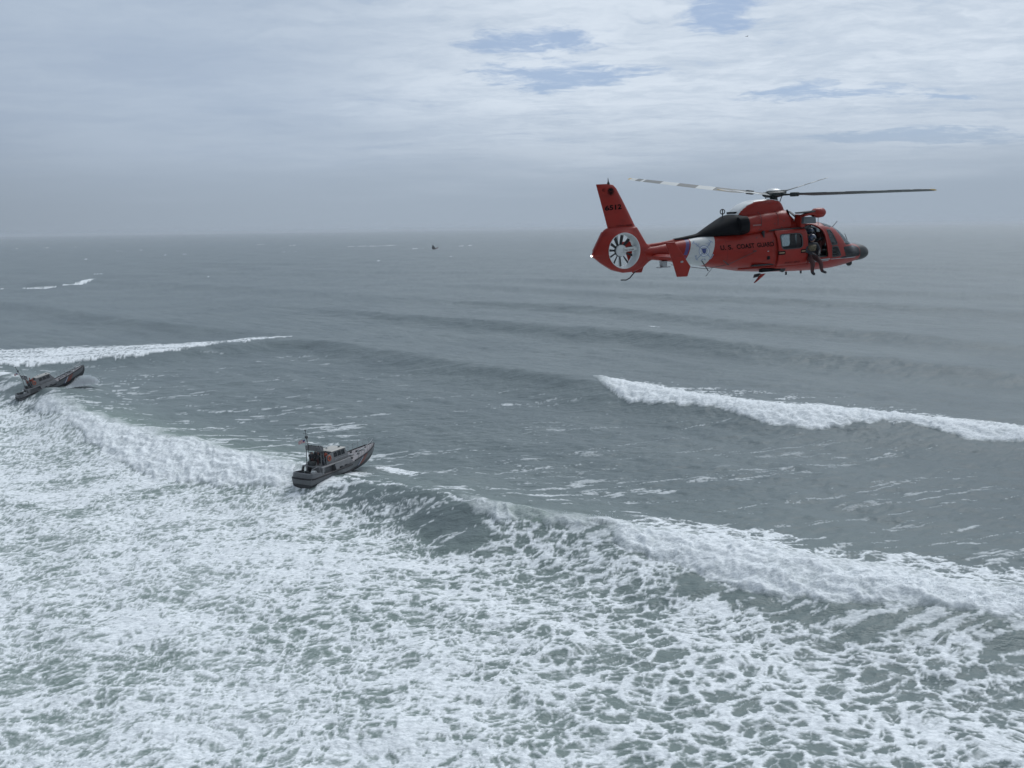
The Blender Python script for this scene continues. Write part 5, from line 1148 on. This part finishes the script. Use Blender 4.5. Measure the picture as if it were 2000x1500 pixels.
    MB().lathe([(-.35, .02), (-.34, .30), (-.24, .33), (.24, .33), (.34, .30), (.35, .02)], (1.62, -.75, 1.40), (0, 1, 0), 18).build('raft_canister', m_lite, b)
    MB().lathe([(-.28, .05), (-.27, .26), (.27, .26), (.28, .05)], (1.55, .95, 1.28), (0, 1, 0), 16).build('tow_reel', m_gear, b)
    MB().box((9.6, 0, 1.82), (.75, .75, .14)).build('deck_hatch', m_house, b, bevel=.04); MB().box((11.2, .0, 2.05), (.7, .5, .16)).build('anchor_box', m_gear, b, bevel=.04)
    MB().tube([(12.7, 0, 2.10), (12.7, 0, 2.60)], .10, 10).tube([(12.7, -.25, 2.48), (12.7, .25, 2.48)], .05, 8).build('bow_bitt', m_gear, b)
    for x0, y0 in ((10.3, -.9), (10.5, .8), (8.7, -1.1)): MB().lathe([(0, .12), (.10, .12), (.18, .2), (.26, .17), (.28, .05)], (x0, y0, hull_at(x0)[1]), (0, 0, 1), 12).build('deck_vent', m_gear, b)
    rope = MB().torus((11.95, -.25, 2.10), (0, 0, 1), .26, .06, 18, 6).torus((11.95, -.25, 2.20), (0, 0, 1), .22, .06, 18, 6).build('rope_coil', m_lite, b)
    # red slash on both bows
    for s_ in (-1, 1):
        for nm, x0, w_, mt in (('bow_slash', 9.55, 1.05, m_slash), ('bow_stripe', 9.20, .16, m_pale), ('bow_stripe', 8.95, .14, m_navy)):
            v = []; f = []
            for i in range(9):
                t = i / 8
                for k in (0, .5, 1):
                    x = x0 + w_ * k + t * 1.05; gw, gz, cw, cz, kz = hull_at(x); z = cz + .22 + (gz - .14 - cz - .22) * t; v.append((x, s_ * (hull_y(x, z) + .015), z))
            for i in range(8):
                for k in range(2): f.append((i * 3 + k, i * 3 + k + 1, i * 3 + k + 4, i * 3 + k + 3))
            link_mesh(nm, v, f, mt, b)
    for o_ in list(b.children_recursive):              # taller upper works
        for v_ in o_.data.vertices:
            if v_.co.z > 2.1 and v_.co.x < 8.3: v_.co.z = 2.1 + (v_.co.z - 2.1) * 1.22
    return b
def boat_matrix(x, y, z, bearing, pitch, roll):
    return Matrix.Translation((x, y, z)) @ Matrix.Rotation(R(90 - bearing), 4, 'Z') @ Matrix.Rotation(R(-pitch), 4, 'Y') @ Matrix.Rotation(R(roll), 4, 'X')
BN = boat_matrix(-28.45, 104.2, 1.30, 32.4, .6, -3.5); BF = boat_matrix(-104.6, 167.6, .10, 45, 16, -3)
boat = make_boat(); boat.matrix_world = BN
boat['label'] = 'grey motor lifeboat rolling on the near breaking crest, stern towards the viewer'; boat['group'] = 'grey motor lifeboats in the surf'
boat2 = copy_tree(boat); boat2.matrix_world = BF
boat2['label'] = 'grey motor lifeboat climbing a crest at the far left, bow thrown high'
CT = lambda B, x, y, z, rz: B @ Matrix.Translation((x, y, z)) @ Matrix.Rotation(R(rz), 4, 'Z')
make_person('crew member in dark suit standing under the arch of the near lifeboat, port side', standing(.1), CT(BN, 2.75, .55, 2.14, 10), m_suit_d, m_suit_k, m_helm_d, None, 'crew of the near lifeboat')
make_person('crew member in dark suit standing under the arch of the near lifeboat, starboard side', standing(.2, .5), CT(BN, 2.80, -.45, 2.14, -20), m_suit_d, m_suit_k, m_helm_d, None, 'crew of the near lifeboat')
make_person('crew member in orange jacket at the starboard helm of the near lifeboat', standing(.3, 0, .34), CT(BN, 3.72, -1.0, 2.14, 0), m_suit_o, m_suit_d, m_suit_d, m_suit_o, 'crew of the near lifeboat')
make_person('crew member in dark jacket at the port helm of the near lifeboat', standing(.15, .4), CT(BN, 3.72, .95, 2.14, 5), m_suit_d, m_suit_d, m_suit_d, None, 'crew of the near lifeboat')
make_person('crew member in dark suit crouching at the port rail of the near lifeboat bridge', standing(.5, -.4, .30, .6), CT(BN, 2.95, 1.05, 2.14, 40), m_suit_d, m_suit_d, m_suit_d, None, 'crew of the near lifeboat')
make_person('crew member in red suit at the starboard helm of the far lifeboat', standing(.3), CT(BF, 3.72, -1.0, 2.14, 0), m_suit_o, m_suit_r, m_helm_r, m_suit_o, 'crew of the far lifeboat')
make_person('crew member in red suit at the port helm of the far lifeboat', standing(.2), CT(BF, 3.72, .95, 2.14, 0), m_suit_o, m_suit_r, m_helm_r, None, 'crew of the far lifeboat')
make_person('crew member in dull red suit behind the helms of the far lifeboat', standing(.1, .5), CT(BF, 2.85, -.3, 2.14, 15), m_suit_r, m_suit_d, m_helm_r, m_suit_o, 'crew of the far lifeboat')

# ------------------------------------------------------------------ far-off boat near the horizon
FB = Matrix.Translation((-133.5, 1450.0, -.3)) @ Matrix.Rotation(R(38), 4, 'Z') @ Matrix.Rotation(R(-6), 4, 'Y')
fb = thing('motor_boat', 'tiny dark motor boat with a tall cabin, far out near the horizon', 'boat', M=FB)
rg = []
for x, w_, zg, zk in ((-6, 1.8, 2.0, -.6), (-2, 2.0, 2.1, -.8), (2, 1.9, 2.5, -.7), (5, 1.2, 3.2, -.2), (6.6, .1, 3.9, 2.2)):
    rg.append([(x, -w_, zg), (x, -w_ * .8, .1), (x, 0, zk), (x, w_ * .8, .1), (x, w_, zg)])
MB().loft(rg).build('hull', principled('dull_red_hull', (.10, .065, .065), .6), fb)
MB().hexa([(-5.2, -1.4, 2.0), (.6, -1.4, 2.2), (.6, 1.4, 2.2), (-5.2, 1.4, 2.0), (-4.9, -1.2, 5.6), (-.8, -1.2, 5.6), (-.8, 1.2, 5.6), (-4.9, 1.2, 5.6)]).build('cabin', m_gear, fb, bevel=.1)
MB().hexa([(-4.6, -1.0, 5.6), (-1.6, -1.0, 5.6), (-1.6, 1.0, 5.6), (-4.6, 1.0, 5.6), (-4.0, -.7, 8.4), (-2.4, -.7, 8.4), (-2.4, .7, 8.4), (-4.0, .7, 8.4)]).build('flybridge', m_gear, fb, bevel=.1)
MB().tube([(-3.2, 0, 8.3), (-3.4, 0, 10.6)], .12, 6).build('mast', m_gear, fb)
rnd = random.Random(5)
def droplets(name, gen, n, mat, s0, s1):
    v = []; f = []
    for _ in range(n):
        p_, k = gen(); s_ = rnd.uniform(s0, s1) * k; a = rnd.uniform(0, 6.28); k0 = len(v)
        for q in range(3): v.append((p_[0] + s_ * math.cos(a + q * 2.1), p_[1] + s_ * math.sin(a + q * 2.1), p_[2] - s_ * .5))
        v.append((p_[0], p_[1], p_[2] + s_)); f += [(k0, k0 + 1, k0 + 3), (k0 + 1, k0 + 2, k0 + 3), (k0 + 2, k0, k0 + 3), (k0, k0 + 2, k0 + 1)]
    o = link_mesh(name, v, f, mat, None); o['kind'] = 'stuff'; return o
m_spray, g, out = new_mat('sea_spray')
df = g.node('ShaderNodeBsdfDiffuse'); df.inputs[0].default_value = rgb(.80, .83, .85); trn = g.node('ShaderNodeBsdfTranslucent'); trn.inputs[0].default_value = rgb(.80, .83, .85)
mx = g.node('ShaderNodeMixShader'); mx.inputs[0].default_value = .5; g.l.new(df.outputs[0], mx.inputs[1]); g.l.new(trn.outputs[0], mx.inputs[2]); g.l.new(mx.outputs[0], out.inputs[0])
# spray thrown from the bow of the far lifeboat
def bow_spray():
    u = rnd.random() ** .8; x = 9.0 + 6.2 * u + rnd.gauss(0, .3); r_ = rnd.random()
    y = -(.5 + 1.3 * (1 - u) + abs(rnd.gauss(0, .8))); z = -.26 * (x - 9) - .4 + (1.1 + 1.5 * u) * r_ ** 1.7 * math.exp(-((u - .62) / .42) ** 2)
    return BF @ Vector((x, y, z)), 1.25 - .7 * r_
droplets('bow_spray', bow_spray, 16000, m_spray, .05, .12)
# mist and flecks thrown up along the tumbling fronts
xs_a = np.linspace(-92, -33, 400); xs_b = np.linspace(0, 46, 400); xs_c = np.linspace(21, 84, 400)
foot_al, foot_ar, foot_br = table(FOOT_AL), table(FOOT_AR, 1.2), table(FOOT_BR, 1.6)
spots = []
for xs2, fn in ((xs_a, foot_al), (xs_b, foot_ar), (xs_c, foot_br)):
    xx = np.random.RandomState(3).uniform(xs2[0], xs2[-1], 1500); yy = fn(xx) + np.abs(np.random.RandomState(4).normal(0, 2.4, 1500)) + .6
    zz, _, ww, _ = sea_fields(xx, yy)
    spots += [(a, b_, c_) for a, b_, c_, w_ in zip(xx, yy, zz, ww) if w_ > .45]
def crest_spray():
    a, b_, c_ = spots[rnd.randrange(len(spots))]; return (a + rnd.gauss(0, .25), b_ + rnd.gauss(0, .25), c_ + abs(rnd.gauss(0, .22))), 1.0
droplets('crest_spray', crest_spray, 7000, m_spray, .015, .06)
# wash of the far-off boat
MB().ball((-129.2, 1447.5, .3), (3.4, 2.2, 1.3), 14, 8).ball((-138.5, 1446.0, .2), (2.6, 1.8, .9), 12, 8).build('wash', m_spray, None)['kind'] = 'stuff'
# ------------------------------------------------------------------ a gull, a speck high over the helicopter
GM = Matrix.Translation((68.8, 246.0, 88.2)) @ Matrix.Rotation(R(25), 4, 'Z')
gull = thing('gull', 'tiny dark gull high in the bright clouds above the helicopter', 'bird', M=GM)
m_gull = principled('gull_feathers', (.07, .075, .085), .8)
MB().lathe([(-.26, .005), (-.18, .04), (-.02, .075), (.14, .06), (.22, .045), (.28, .03), (.34, .006)], (0, 0, 0), (1, 0, 0), 10).build('body', m_gull, gull)
MB().add([(-.40, -.08, .02), (-.40, .08, .02), (-.20, .03, .02), (-.20, -.03, .02), (-.40, -.08, .0), (-.40, .08, .0), (-.20, .03, 0), (-.20, -.03, 0)], [(0, 1, 2, 3), (7, 6, 5, 4), (0, 4, 5, 1), (1, 5, 6, 2), (2, 6, 7, 3), (3, 7, 4, 0)]).build('tail', m_gull, gull)
for s_ in (-1, 1):
    MB().loft([[(.10, s_ * y, z + .012), (-.08 - .04 * k, s_ * y, z), (.10, s_ * y, z - .012)] if k < 3 else [(-.02, s_ * y, z + .006), (-.08, s_ * y, z), (-.02, s_ * y, z - .006)] for k, (y, z) in enumerate(((.04, .03), (.28, .14), (.48, .13), (.68, .06)))]).build('wing', m_gull, gull)
